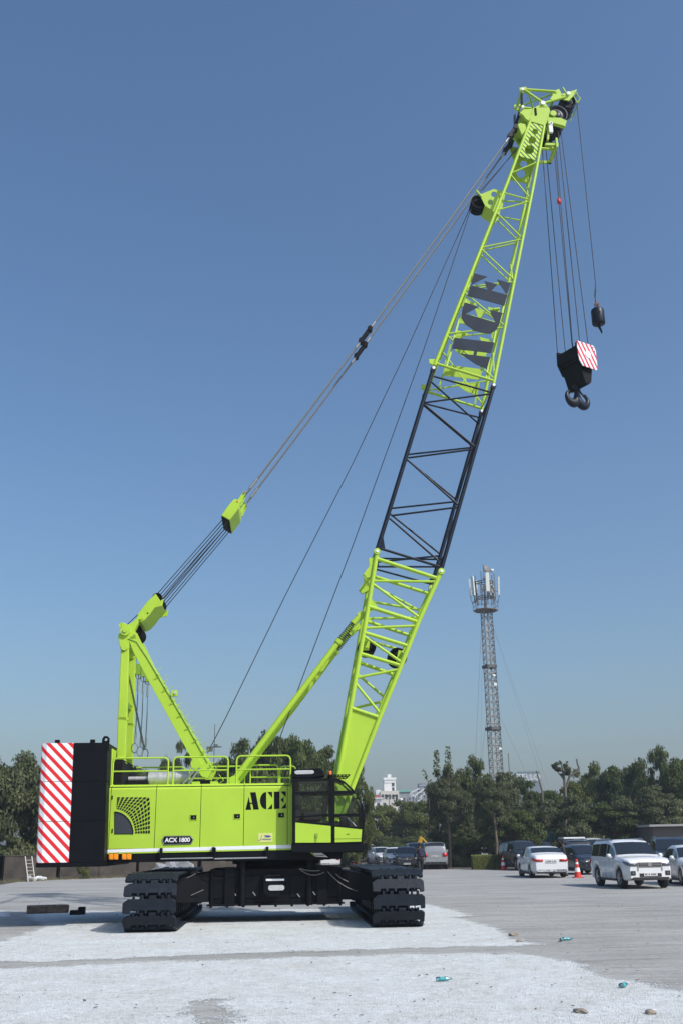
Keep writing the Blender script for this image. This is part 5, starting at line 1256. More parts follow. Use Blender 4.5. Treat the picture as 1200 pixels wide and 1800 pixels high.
# plain brown building at the right edge
q0 = W(1147, 1470, 74.); q1 = W(1290, 1440, 70.)
SH = mat('brown_render', (.17, .15, .13), .9, noise=.2, nscale=.6)
bd_ = empty('shed_building', (q0.x, q0.y, 0), 0, 'plain dark brown shed with a pale roof edge at the right', 'building')
zt_ = W(1175, 1452, 72.).z
m = MB(); m.prism([(0, 0, 0), (9.5, -3.5, 0), (9.5, 6, 0), (0, 9, 0)], (0, 0, zt_)); m.build('wall', SH, bd_)
m = MB(); m.prism([(-.25, -.25, zt_), (9.7, -3.8, zt_), (9.7, 6, zt_), (-.25, 9.2, zt_)], (0, 0, .14)); m.build('roof', mat('roof_edge', (.5, .48, .45), .7), bd_)
m = MB(); m.bb(2.2, 3.4, -.92, -.86, 0, 2.1); m.build('door', TRIM, bd_)
# far white building with stepped tower
WB = mat('white_render', (.72, .72, .71), .8, noise=.08, nscale=.3); CRM = mat('cream_render', (.55, .53, .47), .85, noise=.12, nscale=.3); WIN = mat('far_window', (.05, .06, .07), .3); RTI = mat('red_tiles', (.30, .09, .07), .8, noise=.3, nscale=1)
DB = 230.
def wz(px, py, D): q = W(px, py, D); return q.x, q.z
def tower_bld():
    o = W(690, 1500, DB); r = empty('tower_building', (o.x, DB, 0), 0, 'white building with a stepped square tower above the trees', 'building')
    X = lambda px, py: (W(px, py, DB).x-o.x, W(px, py, DB).z)
    def blk(nm, px0, px1, pyt, y0, y1, mt, zb_=0.):
        m = MB(); x0, z = X(px0, pyt); x1, _ = X(px1, pyt); m.bb(x0, x1, y0, y1, zb_, z); return m.build(nm, mt, r)
    blk('tower', 674, 694.5, 1369, 0, 4, WB); t = blk('belfry', 680.5, 687, 1360.5, 1, 3, WB, 15); 
    m = MB(); x0, z = X(673, 1367); x1, _ = X(695.5, 1367); m.bb(x0, x1, -.15, 4.1, z-.5, z); 
    z2_ = X(680, 1373)[1]; m.bb(x0+.2, x1-.2, -.12, 4.05, z2_-.35, z2_); m.build('cornice', WB, r)
    blk('main_wall', 667, 699, 1392, -4, 8, CRM); blk('side_wing', 660, 668, 1389, -1, 8, WB); blk('link_wing', 699, 706, 1404, -3, 6, WB)
    for (a, b, c_, d_) in ((688, 1376.5, 692.5, 1382), (688.5, 1384, 692.5, 1391)):
        m = MB(); x0, za = X(a, b); x1, zb_ = X(c_, d_); m.bb(x0, x1, -.06, .05, zb_, za); m.build('window', WIN, r)
    m = MB()
    for k in range(5): x0, za = X(669+k*6, 1398); m.bb(x0, x0+.5, -4.05, -3.98, za-1, za)
    m.build('window', WIN, r)
tower_bld()
def red_house():
    D = 205.; o = W(664, 1500, D); r = empty('red_roof_house', (o.x, D, 0), 0, 'small white house with a red tiled hip roof left of the tower', 'house')
    x0 = W(653, 1404, D).x-o.x; x1 = W(673, 1404, D).x-o.x; ze = W(660, 1404, D).z; za = W(660, 1396, D).z
    m = MB(); m.bb(x0+.4, x1-.4, 0, 5, 0, ze); m.build('wall', WB, r)
    m = MB(); m.bb(x0, x1, -.5, 5.5, ze, ze+.18); m.build('eaves', WB, r)
    m = MB(); a = [(x0, -.5, ze+.18), (x1, -.5, ze+.18), (x1, 5.5, ze+.18), (x0, 5.5, ze+.18), ((x0*.6+x1*.4), 2.5, za), ((x0*.4+x1*.6), 2.5, za)]; m.add(a, [(0, 1, 5, 4), (1, 2, 5), (2, 3, 4, 5), (3, 0, 4)], False); m.build('roof', RTI, r)
    for k in range(2): m = MB(); m.bb(x0+1+k*1.2, x0+1.6+k*1.2, -.05, .02, ze-1.8, ze-.8); m.build('window', WIN, r)
red_house()
def green_block():
    D = 250.; o = W(716, 1500, D); r = empty('terrace_building', (o.x, D, 0), 0, 'grey terraced building with a green roof right of the tower building', 'building')
    zt2 = W(716, 1392, D).z; m = MB(); m.bb(-2.6, 1.2, 0, 8, 0, zt2); m.build('wall', mat('grey_wall', (.30, .31, .32), .8, noise=.3, nscale=.5), r)
    m = MB(); m.bb(-2.8, 1.4, -.3, 8, zt2, zt2+.5); m.build('roof', mat('green_roof', (.16, .36, .30), .7), r)
    for k in range(3): m = MB(); m.bb(-2.1+k*1.2, -1.4+k*1.2, -.06, .02, zt2-3, zt2-1.4); m.build('window', WIN, r)
green_block()
def stand():
    D = 180.; o = W(738, 1500, D); r = empty('steel_framework', (o.x, D, 0), 0, 'grey steel stair framework with sloping white rails above the trees', 'structure')
    X = lambda px, py: V3(W(px, py, D).x-o.x, 0, W(px, py, D).z)
    m = MB()
    for a, b in (((722, 1393), (736, 1386)), ((728, 1399), (747, 1385)), ((735, 1403), (757, 1386)), ((733, 1409), (752, 1395)), ((722, 1393), (722, 1415)), ((736, 1404), (758, 1394)), ((722, 1396), (730, 1402)), ((745, 1392), (755, 1402))):
        m.beam(X(*a), X(*b), .16, .22); m.beam(X(*a)+V3(0, 3, 0), X(*b)+V3(0, 3, 0), .16, .22)
    m.build('sloping_rail', mat('pale_steel', (.55, .56, .58), .6), r)
    m = MB()
    for k in range(10): a = X(717+k*5, 1402-k*1.2); m.beam(V3(a.x, 0, 0), a, .18, .18); m.beam(V3(a.x, 3, 0), a+V3(0, 3, 0), .18, .18)
    for k in range(6): m.beam(X(716, 1408+k*4), X(764, 1400+k*4), .12, .12)
    m.build('column', mat('grey_steel', (.22, .23, .25), .6), r)
    m = MB(); a, b = X(736.5, 1376), X(756, 1387); m.bb(a.x, b.x, 1, 5, 0, a.z); m.build('block', mat('louvre_grey', (.23, .25, .29), .7, noise=.3, nscale=2), r)
    m = MB()
    for k in range(5): m.bb(a.x-.05, b.x+.05, .93, 1.0, a.z-.5-k*.6, a.z-.38-k*.6)
    m.build('louvre', mat('pale_slat', (.36, .38, .41), .6), r)
stand()
def sign_bld():
    D = 215.; o = W(920, 1500, D); r = empty('hotel_building', (o.x, D, 0), 0, 'building with big white rooftop letters showing above the right trees', 'building')
    z0_ = W(920, 1357, D).z; x0 = W(897, 1360, D).x-o.x; x1 = W(947, 1360, D).x-o.x
    m = MB(); m.bb(x0, x1, 0, 10, 0, z0_-1.9); m.build('wall', mat('blue_grey_wall', (.16, .20, .24), .7, noise=.2), r)
    m = MB(); m.bb(x0+1.4, x1, -.1, .4, z0_-.45, z0_+.1); m.bb(x0-.4, x0+1.1, .2, .6, z0_-1.6, z0_-.2)
    for k in range(7): m.bb(x0+k*1.0, x0+k*1.0+.12, .1, .3, z0_-2, z0_)
    m.build('sign_frame', mat('frame_teal', (.12, .17, .19), .6), r)
    t = text('OTELLO', 'rooftop_letters', mat('letter_white', (.5, .52, .55), .6), ((x0+x1)/2-.1, -.3, z0_-1.1), 1.75, (pi/2, 0, 0), r, .06, .03, .98)
sign_bld()

# ================================================================== TELECOM TOWER
def telecom():
    D = 112.; base = W(871, 1366, D); r = empty('telecom_tower', (base.x, D, 0), .35, 'tall galvanised lattice telecom tower with antennas and dishes behind the right trees', 'tower')
    h1_ = W(850.5, 1074, D).z; wb, wt = .52, .42
    GAL = mat('weathered_galvanised', (.36, .35, .33), .6, metal=.2, noise=.5, nscale=3)
    def cn(k, z): s = lerp(wb, wt, z/h1_); return V3((-s, s, s, -s)[k], (-s, -s, s, s)[k], z)
    m = MB()
    for k in range(4): m.tube(cn(k, 0), cn(k, h1_), .06, n=6)
    n = 34
    for i in range(n):
        za, zb_ = h1_*i/n, h1_*(i+1)/n; zm = (za+zb_)/2
        for k in range(4):
            j = (k+1) % 4
            m.tube(cn(k, za), cn(j, zm), .035, n=4, cap=False); m.tube(cn(j, zm), cn(k, zb_), .035, n=4, cap=False); m.tube(cn(k, zb_), cn(j, zb_), .035, n=4, cap=False)
    m.build('mast', GAL, r)
    m = MB()
    for i in range(60): z = h1_*i/60; m.beam(cn(1, z)+V3(.0, -.12, 0), cn(1, z)+V3(.12, -.0, 0), .05, .10)
    for z in (.0,): m.tube(cn(1, 0)+V3(.1, -.1, 0), cn(1, h1_)+V3(.1, -.1, 0), .04, n=5)
    m.build('cable_ladder', mat('dark_cable', (.05, .05, .05), .7), r)
    m = MB()
    for py in (1172, 1281): z = W(855, py, D).z; s = lerp(wb, wt, z/h1_)+.18; m.bb(-s, s, -s, -s+.2, z-.16, z+.16); m.bb(-s, s, s-.2, s, z-.16, z+.16); m.bb(-s, -s+.2, -s, s, z-.16, z+.16); m.bb(s-.2, s, -s, s, z-.16, z+.16)
    m.build('collar', mat('dark_collar', (.09, .09, .09), .7), r)
    m = MB(); hx = [V3(1.42*cos(k*pi/4+.39), 1.42*sin(k*pi/4+.39), h1_) for k in range(8)]; m.prism(hx, (0, 0, .10)); m.build('platform', mat('grating', (.16, .14, .12), .8), r)
    m = MB(); zt_ = h1_+4.4
    m.tube((0, 0, h1_), (0, 0, h1_+3.1), .16, .12, n=8); m.tube((0, 0, h1_+3), (0, 0, h1_+5.6), .03, n=5)
    for z in (h1_+1.6, h1_+3.4):
        m.path([V3(1.1*cos(k*pi/3), 1.1*sin(k*pi/3), z) for k in range(7)], .05, 5)
        for k in range(6): m.tube((0, 0, z), (1.1*cos(k*pi/3), 1.1*sin(k*pi/3), z), .045, n=5)
    for k in range(8): a = k*pi/4+.39; m.tube((1.4*cos(a), 1.4*sin(a), h1_), (1.4*cos(a), 1.4*sin(a), h1_+1.1), .03, n=4)
    for z in (h1_+.55, h1_+1.1): m.path([V3(1.4*cos(k*pi/4+.39), 1.4*sin(k*pi/4+.39), z) for k in range(9)], .025, 4)
    for k in range(10): a = k*pi/5+.2; m.tube((1.2*cos(a), 1.2*sin(a), h1_+.9+.3*(k % 2)), (1.2*cos(a), 1.2*sin(a), h1_+4.4-.5*(k % 3)), .045, n=5)
    m.build('head_frame', mat('grey_frame', (.14, .135, .13), .6, noise=.4, nscale=3), r)
    PW = mat('antenna_white', (.62, .66, .62), .5)
    for k, (a, zc_, hh, w_) in enumerate(((3.35, 2.75, 2.3, .34), (4.45, 3.0, 2.2, .42), (5.9, 2.9, 2.2, .26), (.6, 2.8, 2.2, .3), (1.7, 2.9, 2.2, .32), (2.6, 2.8, 2.1, .3))):
        rad = 1.65; c_ = V3(rad*cos(a), rad*sin(a), h1_+zc_); M = Matrix.Rotation(a, 3, 'Z') @ Matrix.Rotation(.05, 3, 'Y')
        m = MB(); m.box(c_, (.18, w_, hh), M); m.mi = 1; m.tube(c_+V3(0, 0, -hh/2), c_+V3(-.2*cos(a), -.2*sin(a), -hh/2-.9), .04, n=5); m.tube(c_*1+V3(-.3*cos(a), -.3*sin(a), 0)-V3(0, 0, .6), c_-V3(0, 0, .6), .05, n=5)
        m.build('antenna_panel', [PW, TRIM], r, bevel=.03)
    for (x, y, z, rr) in ((.05, -.9, 4.75, .52), (.75, -.75, 1.9+.2, .28)):
        m = MB(); m.lathe([(.001, .0), (rr*.6, -.03), (rr, -.10), (rr, -.16), (.001, -.2)], (x, y, h1_+z), (.3, -1, .1), 20); m.tube((x, y+.2, h1_+z), (x, y+.3, h1_+z-1.3), .04, n=5); m.build('dish', mat('dish_grey', (.17, .17, .17), .6), r)
    m = MB(); m.lathe([(.001, .2), (.2, .18), (.2, -.2), (.001, -.2)], (.8, -.6, h1_+4.7), (1, -.5, 0), 14); m.build('drum_antenna', PW, r)
    m = MB()
    for k in range(12): a = k*2.4; z = h1_+R.uniform(1.0, 3.6); q = V3(1.15*cos(a), 1.15*sin(a), z); m.box(q, (.22, .22, R.uniform(.3, .55)), Matrix.Rotation(a, 3, 'Z'))
    m.build('radio_unit', mat('radio_grey', (.20, .21, .22), .6), r)
    m = MB()
    gw = Matrix.Rotation(-.35, 3, 'Z')
    for (sx, sy, zz) in ((1, .3, 1.), (1, .3, .62), (1, -.1, 1.), (-1, .2, 1.), (-1, .2, .62), (-.8, -.1, 1.)):
        top = V3(.6*sx, 0, h1_*zz-1); bt = gw @ V3(7.5*(sx if sx > 0 else sx*.40), 9*sy, 0); m.tube(top, bt, .014, n=4)
    m.build('guy_wire', mat('guy_steel', (.25, .27, .3), .5), r)
    m = MB(); m.lathe([(.001, .1), (.16, .1), (.16, -.1), (.001, -.1)], (0, -.9, W(858, 1190, D).z), (0, -1, 0), 12); m.box((.1, -.9, W(858, 1205, D).z), (.35, .2, .3)); m.box((.2, -.9, W(870, 1317, D).z), (.3, .2, .25)); m.build('mast_box', PW, r)
telecom()
# slim poles and lamps above the trees
def pole(px, pyt, pyb, D, r_, label, name='street_lamp', heads=0, cat='street lamp'):
    o = W(px, pyb, D); t_ = W(px, pyt, D); r = empty(name, (o.x, D, 0), 0, label, cat)
    m = MB(); m.tube((0, 0, 0), (0, 0, t_.z), r_*1.3, r_*.7, n=8); m.build('pole', mat(name+'_metal', (.2, .2, .19), .6), r)
    for k in range(heads):
        a = k*2*pi/heads; m = MB(); m.tube((0, 0, t_.z-.2), (.7*cos(a), .4*sin(a), t_.z), .04, n=5); m.box((.8*cos(a), .45*sin(a), t_.z), (.5, .35, .2)); m.build('lamp_head', TRIM, r)
pole(684, 1399, 1420, 150., .09, 'small street lamp with three heads in front of the tower building', heads=3)
pole(897.5, 1324, 1400, 96., .07, 'thin steel pole rising above the trees beside the rooftop letters', 'steel_pole', 0, 'pole')
q = W(378, 1273, 78.); r = empty('flood_light_mast', (q.x, 78., 0), 0, 'thin mast with flood lights and a short cross arm behind the crane roof', 'mast')
z_ = q.z; m = MB(); m.tube((0, 0, 0), (0, 0, z_), .06, .02, n=6); a = W(378, 1313, 78.).z; m.tube((-.45, 0, a), (.55, 0, a), .04, n=5); m.build('pole', TRIM, r)
m = MB(); m.box((-.35, 0, a-.15), (.45, .3, .35)); m.box((.1, 0, a+.1), (.3, .3, .2)); m.build('flood_light', mat('floodlight_grey', (.12, .12, .12), .5), r)

# ladder, sack, red posts by the left wall
LAD = mat('ladder_pale', (.42, .40, .36), .7)
a0, a1 = G(50, 1550), G(58, 1550); t0_ = W(41, 1506, a0.y+.5); r = empty('wooden_ladder', (a0.x, a0.y, 0), 0, 'pale ladder leaning on the wall left of the counterweight', 'ladder')
m = MB(); tz = t0_.z; dx = t0_.x-a0.x
for s in (0, .38): m.beam((s, 0, 0), (dx+s, .9, tz), .05, .06)
m.build('stile', LAD, r); m = MB()
for k in range(1, 7): f_ = k/7; m.tube((dx*f_, .9*f_, tz*f_), (dx*f_+.38, .9*f_, tz*f_), .02, n=6)
m.build('rung', LAD, r)
def rag(px, py, sx, sy, sz, mt, label, name, cat, seed):
    g = G(px, py); bm = bmesh.new(); bmesh.ops.create_icosphere(bm, subdivisions=3, radius=1)
    for v in bm.verts:
        c_ = v.co; n = 1+.22*sin(c_.x*5+seed)*cos(c_.y*6)+.12*sin(c_.z*9+c_.x*11+seed); v.co = Vector((c_.x*sx*n, c_.y*sy*n, max(0, (c_.z*.9+.1)*sz*n)))
    me = bpy.data.meshes.new(name); bm.to_mesh(me); bm.free(); me.materials.append(mt)
    o = bpy.data.objects.new(name, me); COL.objects.link(o); o.location = g; tag(o, label, cat); return o
rag(68, 1547.5, .45, .3, .22, mat('sack_white', (.6, .62, .62), .8), 'crumpled white sheet lying at the foot of the ladder', 'plastic_sheet', 'sheet', 1)
rag(52, 1547.5, .14, .2, .25, mat('sack_grey', (.4, .42, .44), .8), 'small grey sack at the foot of the ladder', 'sack', 'sack', 4)
rag(305, 1541, 1.35, .6, .95, mat('tarp_grey', (.30, .31, .32), .45, noise=.4, nscale=3), 'grey tarpaulin covered heap behind the left crane track', 'tarpaulin_heap', 'tarpaulin', 2)
rag(245, 1541, .6, .4, .3, BRK, 'small brown heap of rubble at the foot of the wall', 'rubble_heap', 'rubble', 5)
for px in (380, 402):
    g = G(px, 1534); m = MB(); m.tube((0, 0, 0), (0, 0, 1.5), .07, n=10); m.tube((0, 0, 1.5), (0, 0, 1.6), .09, n=10); o = m.build('red_post', RED); o.location = g; tag(o, 'red steel post behind the carbody, the %s of the two' % ('left one' if px == 380 else 'right one'), 'post', 'red posts behind the crane')
# coloured cloth hanging among the right trees
def cloth(px, py, D, w_, h_, mt, label, seed):
    q = W(px, py, D); m = MB(); n = 10; rg = []
    for i in range(n+1):
        rg.append([V3((i/n-.5)*w_, .10*sin(i*1.9+j*.5+seed), (j/6-.5)*h_*(1+.08*sin(i*.9+seed))) for j in range(7)])
    m.loft(rg, closed=False, cap=False); o = m.build('hanging_cloth', mt); o.location = q; tag(o, label, 'cloth', 'cloths hanging under the trees')
    md = o.modifiers.new('thick', 'SOLIDIFY'); md.thickness = .01
ORG = mat('orange_cloth', (.62, .13, .03), .8, noise=.6, nscale=6, col2=(.10, .02, .01)); TEA = mat('teal_cloth', (.04, .32, .38), .8, noise=.7, nscale=6, col2=(.01, .05, .05))
for a in ((1098, 1473, 79.2, 1.8, .75, ORG, 'orange cloth hanging under the trees, leftmost orange one', 1), (1122, 1472, 79.3, 1.6, .8, ORG, 'orange cloth hanging under the trees between the other two orange ones', 2), (1138, 1473, 78.2, 1.1, 1.0, ORG, 'orange cloth hanging beside the brown shed', 3), (960, 1471, 79.5, 1.1, .8, TEA, 'teal cloth hanging under the trees above the white sedan', 4), (976, 1476, 79, .5, .7, TEA, 'small teal cloth right of the larger teal one above the white sedan', 5), (993, 1469, 79.2, .6, .3, TEA, 'teal strip of cloth hanging above the grey SUV roof box', 6)): cloth(*a)
# yellow machine beyond the walking person
q = G(755, 1519); r = empty('yellow_machine', (q.x, q.y, 0), 0, 'yellow and orange construction machine partly seen above the silver SUV', 'machine')
YL = mat('machine_yellow', (.55, .33, .02), .5); m = MB(); m.bb(-1.3, 1.0, -.6, .6, .5, 1.5); m.prism([(-1.2, 0, 1.5), (-.8, 0, 2.35), (-.55, 0, 2.3), (-.7, 0, 1.5)], (0, .3, 0)); m.beam((-.7, .15, 2.3), (-.1, .15, 1.7), .14, .14); m.build('machine_body', YL, r, bevel=.05)
m = MB(); m.bb(-.2, 1.3, -.6, .6, 1.5, 1.8); m.build('canopy', mat('machine_orange', (.55, .12, .03), .5), r, bevel=.05)
m = MB()
for s in (-1, 1): m.disc((s*.9, 0, .5), (0, 1, 0), .5, 1.4, 16)
m.build('wheel', RUB, r)
# ================================================================== TREES
def leafmat(name, c1, c2, c3):
    m = bpy.data.materials.new(name); m.use_nodes = True; nt = m.node_tree; N = nt.nodes; L = nt.links; b = N['Principled BSDF']
    ge = N.new('ShaderNodeNewGeometry'); tc = N.new('ShaderNodeTexCoord'); n = N.new('ShaderNodeTexNoise'); n.inputs['Scale'].default_value = .9; n.inputs['Detail'].default_value = 3; L.new(tc.outputs['Object'], n.inputs['Vector'])
    ad = N.new('ShaderNodeMath'); ad.operation = 'MULTIPLY_ADD'; ad.inputs[1].default_value = .45; L.new(ge.outputs['Random Per Island'], ad.inputs[0]); 
    s2 = N.new('ShaderNodeMath'); s2.operation = 'MULTIPLY_ADD'; s2.inputs[1].default_value = 1.2; s2.inputs[2].default_value = -.35; L.new(n.outputs['Fac'], s2.inputs[0]); L.new(s2.outputs[0], ad.inputs[2])
    r = N.new('ShaderNodeValToRGB'); e = r.color_ramp.elements; e[0].position = .1; e[0].color = (*c1, 1); e[1].position = .55; e[1].color = (*c2, 1); k = e.new(.9); k.color = (*c3, 1)
    L.new(ad.outputs[0], r.inputs['Fac']); L.new(r.outputs[0], b.inputs['Base Color']); b.inputs['Roughness'].default_value = .55; b.inputs['Specular IOR Level'].default_value = .2
    o = N['Material Output']; t = N.new('ShaderNodeBsdfTranslucent'); L.new(r.outputs[0], t.inputs['Color']); mx = N.new('ShaderNodeMixShader'); mx.inputs[0].default_value = .22
    L.new(b.outputs[0], mx.inputs[1]); L.new(t.outputs[0], mx.inputs[2]); L.new(mx.outputs[0], o.inputs['Surface'])
    return m
LM = [leafmat('foliage_dark', (.028, .040, .010), (.076, .102, .026), (.13, .155, .048)),
      leafmat('foliage_olive', (.040, .052, .010), (.105, .13, .026), (.17, .19, .05)),
      leafmat('foliage_grey', (.036, .046, .018), (.09, .108, .045), (.18, .19, .10))]
BARK = mat('bark', (.10, .075, .05), .9, noise=.5, nscale=6, bump=.6, bscale=12)
def crown_mesh(name, seed, nclump, nleaf, leaf, full, shape=1.0, spiky=0.):
    """crown in a unit box: x,y in -1..1, z in 0..1; clumps of leaf cards on a lumpy volume"""
    rr = random.Random(seed); V = []; F = []
    cl = []
    for k in range(nclump):
        for _ in range(40):
            x, y, z = rr.uniform(-1, 1), rr.uniform(-1, 1), rr.uniform(0, 1)
            # outline radius as a function of height
            if full: lim = math.sqrt(max(0, 1-(max(0, z-.35)/.65)**3.6))*(.86 if z < .12 else 1)
            else: lim = math.sqrt(max(0, 1-((z-.5)/.5)**2))
            q = math.hypot(x, y)
            if q < lim*(.93) and (q > lim*.35 or z > .6): break
        r = rr.uniform(.14, .30)*(1 if z < .75 else .75)
        cl.append((x*.86, y*.86, min(z, .97), r))
    if spiky:
        for k in range(int(spiky)):
            a = rr.uniform(0, 6.28); q = rr.uniform(0, .75); zt_ = .9+rr.uniform(-.12, .10)-(q*.35)
            for j in range(2): cl.append((q*cos(a)+rr.uniform(-.05, .05), q*sin(a), zt_-.05+j*.035, .13-.04*j))
    tot = sum(c[3]**2 for c in cl)
    for (cx, cy, cz, r) in cl:
        n = int(nleaf*r*r/tot)
        for _ in range(n):
            a = rr.uniform(0, 6.283); ct = rr.uniform(-.8, 1); st = math.sqrt(1-min(1, ct*ct)); rad = r*(rr.random()**.45)*rr.uniform(.85, 1.18)
            p = Vector((cx+rad*st*cos(a), cy+rad*st*sin(a), cz+rad*ct*.42))
            nrm = (Vector((st*cos(a), st*sin(a), ct+.5)).normalized()+Vector((rr.uniform(-.9, .9), rr.uniform(-.9, .9), rr.uniform(-.9, .9)))).normalized()
            t = nrm.orthogonal().normalized(); t.rotate(Matrix.Rotation(rr.uniform(0, 6.28), 3, nrm)); b = nrm.cross(t)
            s = leaf*rr.uniform(.55, 1.25); o = len(V)
            V += [p-t*s, p-b*s*.42+t*s*.1, p+t*s, p+b*s*.42+t*s*.1]; F.append((o, o+1, o+2, o+3))
    me = bpy.data.meshes.new(name); me.from_pydata([tuple(v) for v in V], [], F); return me
# (x,y scaled with half width ~3.5 m, z with height ~7 m: leaf .035*3.5 = 12 cm)
CM = [crown_mesh('crown', 11, 64, 27000, .031, True), crown_mesh('crown', 23, 58, 25000, .033, True, spiky=2), crown_mesh('crown', 37, 34, 12000, .038, False), crown_mesh('crown', 51, 72, 28000, .030, True, spiky=3), crown_mesh('crown', 77, 26, 7000, .055, False)]
def tree(px, D, pyt, wpx, var, lm, label, zlow=0., trunk=True, name='leafy_tree', dy=.8, sp=None, cat='tree', group='trees behind the yard', rz=None):
    g = W(px, 1500, D); zt_ = W(px, pyt, D).z; hw_ = (W(px+wpx/2, 1450, D).x-W(px-wpx/2, 1450, D).x)/2
    r = empty(name, (g.x, D, 0), 0, label, cat, group)
    me = CM[var]; key = (var, lm)
    if key not in TM: c_ = me.copy(); c_.materials.append(LM[lm]); TM[key] = c_
    o = bpy.data.objects.new('crown', TM[key]); COL.objects.link(o); o.parent = r; o.location = (0, 0, zlow); o.rotation_euler = (0, 0, R.uniform(0, 6.28) if rz is None else rz); o.scale = (hw_, hw_*dy if False else hw_, (zt_-zlow)*.98)
    if trunk:
        m = MB(); h = zlow+(zt_-zlow)*.55; b0 = V3(0, 0, 0); rr = .05+.018*zt_; p1 = V3(R.uniform(-.2, .2), 0, h*.5); p2 = V3(R.uniform(-.3, .3), R.uniform(-.3, .3), h)
        m.tube(b0, p1, rr*1.25, rr, n=9); m.tube(p1, p2, rr, rr*.6, n=8)
        for k in range(5):
            a = k*1.26+px; q = p1.lerp(p2, .2+.15*k); e = q+V3(hw_*.55*cos(a), hw_*.55*sin(a), (zt_-zlow)*.22); m.tube(q, e, rr*.45, rr*.15, n=6); m.tube(e, e+V3(hw_*.2*cos(a+1), hw_*.2*sin(a+1), .5), rr*.15, .01, n=5)
        m.build('trunk', BARK, r)
    return r
TM = {}
T = [ # px, D, top, width px, crown, leaf, label, zlow
 (20, 66, 1318, 165, 1, 2, 'grey green leafy tree rising left of the striped counterweight', .8),
 (-45, 64, 1345, 150, 0, 2, 'leafy tree cut off by the left edge of the picture', .6),
 (70, 71, 1352, 130, 3, 2, 'dark leafy tree directly behind the striped counterweight', .8),
 (128, 70, 1296, 34, 4, 1, 'tree whose small green top shows over the counterweight', 3.0),
 (165, 74, 1355, 120, 0, 0, 'dark tree behind the black front of the counterweight', 1.0),
 (235, 78, 1352, 110, 3, 0, 'low dark tree behind the gantry post', 1.0),
 (312, 76, 1297, 82, 2, 2, 'open crowned tree between the gantry post and the slanting strut', 2.4),
 (385, 80, 1338, 110, 0, 0, 'low dark tree behind the foot of the gantry strut', .9),
 (455, 80, 1283, 130, 1, 0, 'tall dark tree behind the backstop tubes', 1.0),
 (520, 82, 1296, 120, 3, 0, 'tall dark tree left of the boom foot', 1.0),
 (425, 83, 1312, 110, 3, 0, 'dark tree between the strut foot and the backstop foot', 1.0),
 (488, 84, 1290, 120, 0, 1, 'green tree between the two tall dark trees behind the backstop', 1.0),
 (550, 85, 1300, 110, 1, 0, 'dark tree seen above the cab roof left of the boom foot', 1.0),
 (578, 84, 1310, 110, 0, 0, 'dark tree directly behind the boom foot', 1.0),
 (628, 86, 1335, 72, 3, 1, 'green tree showing right of the boom foot', 1.0),
 (660, 118, 1412, 90, 0, 1, 'lower hazy tree right of the cab, below the red roof', .5),
 (705, 122, 1408, 95, 3, 1, 'lower hazy tree below the white tower building', .5),
 (748, 116, 1404, 85, 0, 1, 'lower hazy tree below the steel framework', .5),
 (612, 112, 1420, 70, 3, 1, 'low tree seen just right of the cab windows', .5),
 (795, 84, 1342, 92, 1, 2, 'broad leafed tree with tall bare shoots right of the steel framework', .9),
 (838, 88, 1332, 84, 3, 0, 'tall dark tree left of the telecom tower foot', 1.2),
 (880, 90, 1352, 98, 0, 2, 'leafy tree in front of the telecom tower foot', 1.5),
 (930, 92, 1368, 96, 3, 0, 'dark tree below the rooftop letters', .5),
 (968, 88, 1385, 80, 0, 0, 'low dark tree left of the dead limbed tree', .5),
 (1015, 92, 1376, 100, 1, 1, 'olive green tree behind the dead limbed tree', .5),
 (1048, 95, 1343, 88, 3, 1, 'yellowish green tree right of the dead limbed tree', .5),
 (1088, 92, 1342, 92, 0, 0, 'dark green tree with a rounded top above the large white SUV', .5),
 (1132, 90, 1332, 92, 1, 0, 'tall dark tree left of the highest tree at the right', .5),
 (1182, 86, 1314, 100, 3, 0, 'highest dark tree near the right edge', .5),
 (1235, 84, 1325, 110, 0, 0, 'dark tree cut off by the right edge', .5),
 (905, 79, 1420, 100, 0, 0, 'shaded low tree behind the black SUV', .3),
 (1000, 80, 1400, 130, 3, 2, 'grey green low tree behind the roof box SUV', .6),
 (1085, 80, 1405, 120, 0, 0, 'shaded tree behind the orange cloths', 1.6),
 (1150, 79, 1380, 120, 1, 2, 'grey green tree overhanging the brown shed', 2.4),
 (945, 82, 1405, 90, 1, 2, 'grey green low tree above the teal cloth', .8),
]
for t in T: tree(t[0], t[1], t[2], t[3]*(1.0 if t[3] < 60 or t[0] in (628, 795, 312) else 1.22), t[4], t[5], t[6], zlow=t[7])
# shaded hedge-like shrubs filling the foot of the tree belt
SH_ = [(15, 64.5, 1470, 110, 2, 0, 'grey leafed bush in front of the wall at the left edge'), (-55, 63, 1465, 90, 0, 2, 'grey leafed bush beyond the left edge'), (62, 65.5, 1482, 60, 1, 1, 'small grey bush beside the ladder'),
 (795, 81, 1450, 110, 0, 0, 'dark bush under the broad leafed tree'), (850, 83, 1460, 110, 3, 0, 'dark bush behind the clipped hedge'), (910, 85, 1465, 120, 0, 0, 'dark bush behind the black SUV'), (975, 86, 1462, 130, 3, 0, 'dark bush behind the white sedan'), (1045, 84, 1462, 130, 0, 0, 'dark bush behind the white van'), (1110, 84, 1458, 130, 3, 0, 'dark bush behind the large white SUV roof'), (1175, 83, 1445, 130, 0, 0, 'dark bush behind the brown shed'),
 (650, 112, 1462, 110, 3, 0, 'dark bush behind the distant white cars'), (720, 108, 1468, 110, 0, 0, 'dark bush behind the dark blue hatchback'), (765, 100, 1470, 90, 3, 0, 'dark bush behind the silver SUV'), (240, 82, 1440, 150, 0, 0, 'dark bush behind the engine house rear'), (360, 84, 1440, 150, 3, 0, 'dark bush behind the engine house middle'), (480, 86, 1440, 160, 0, 0, 'dark bush behind the company lettering'), (575, 88, 1440, 120, 3, 0, 'dark bush behind the cab')]
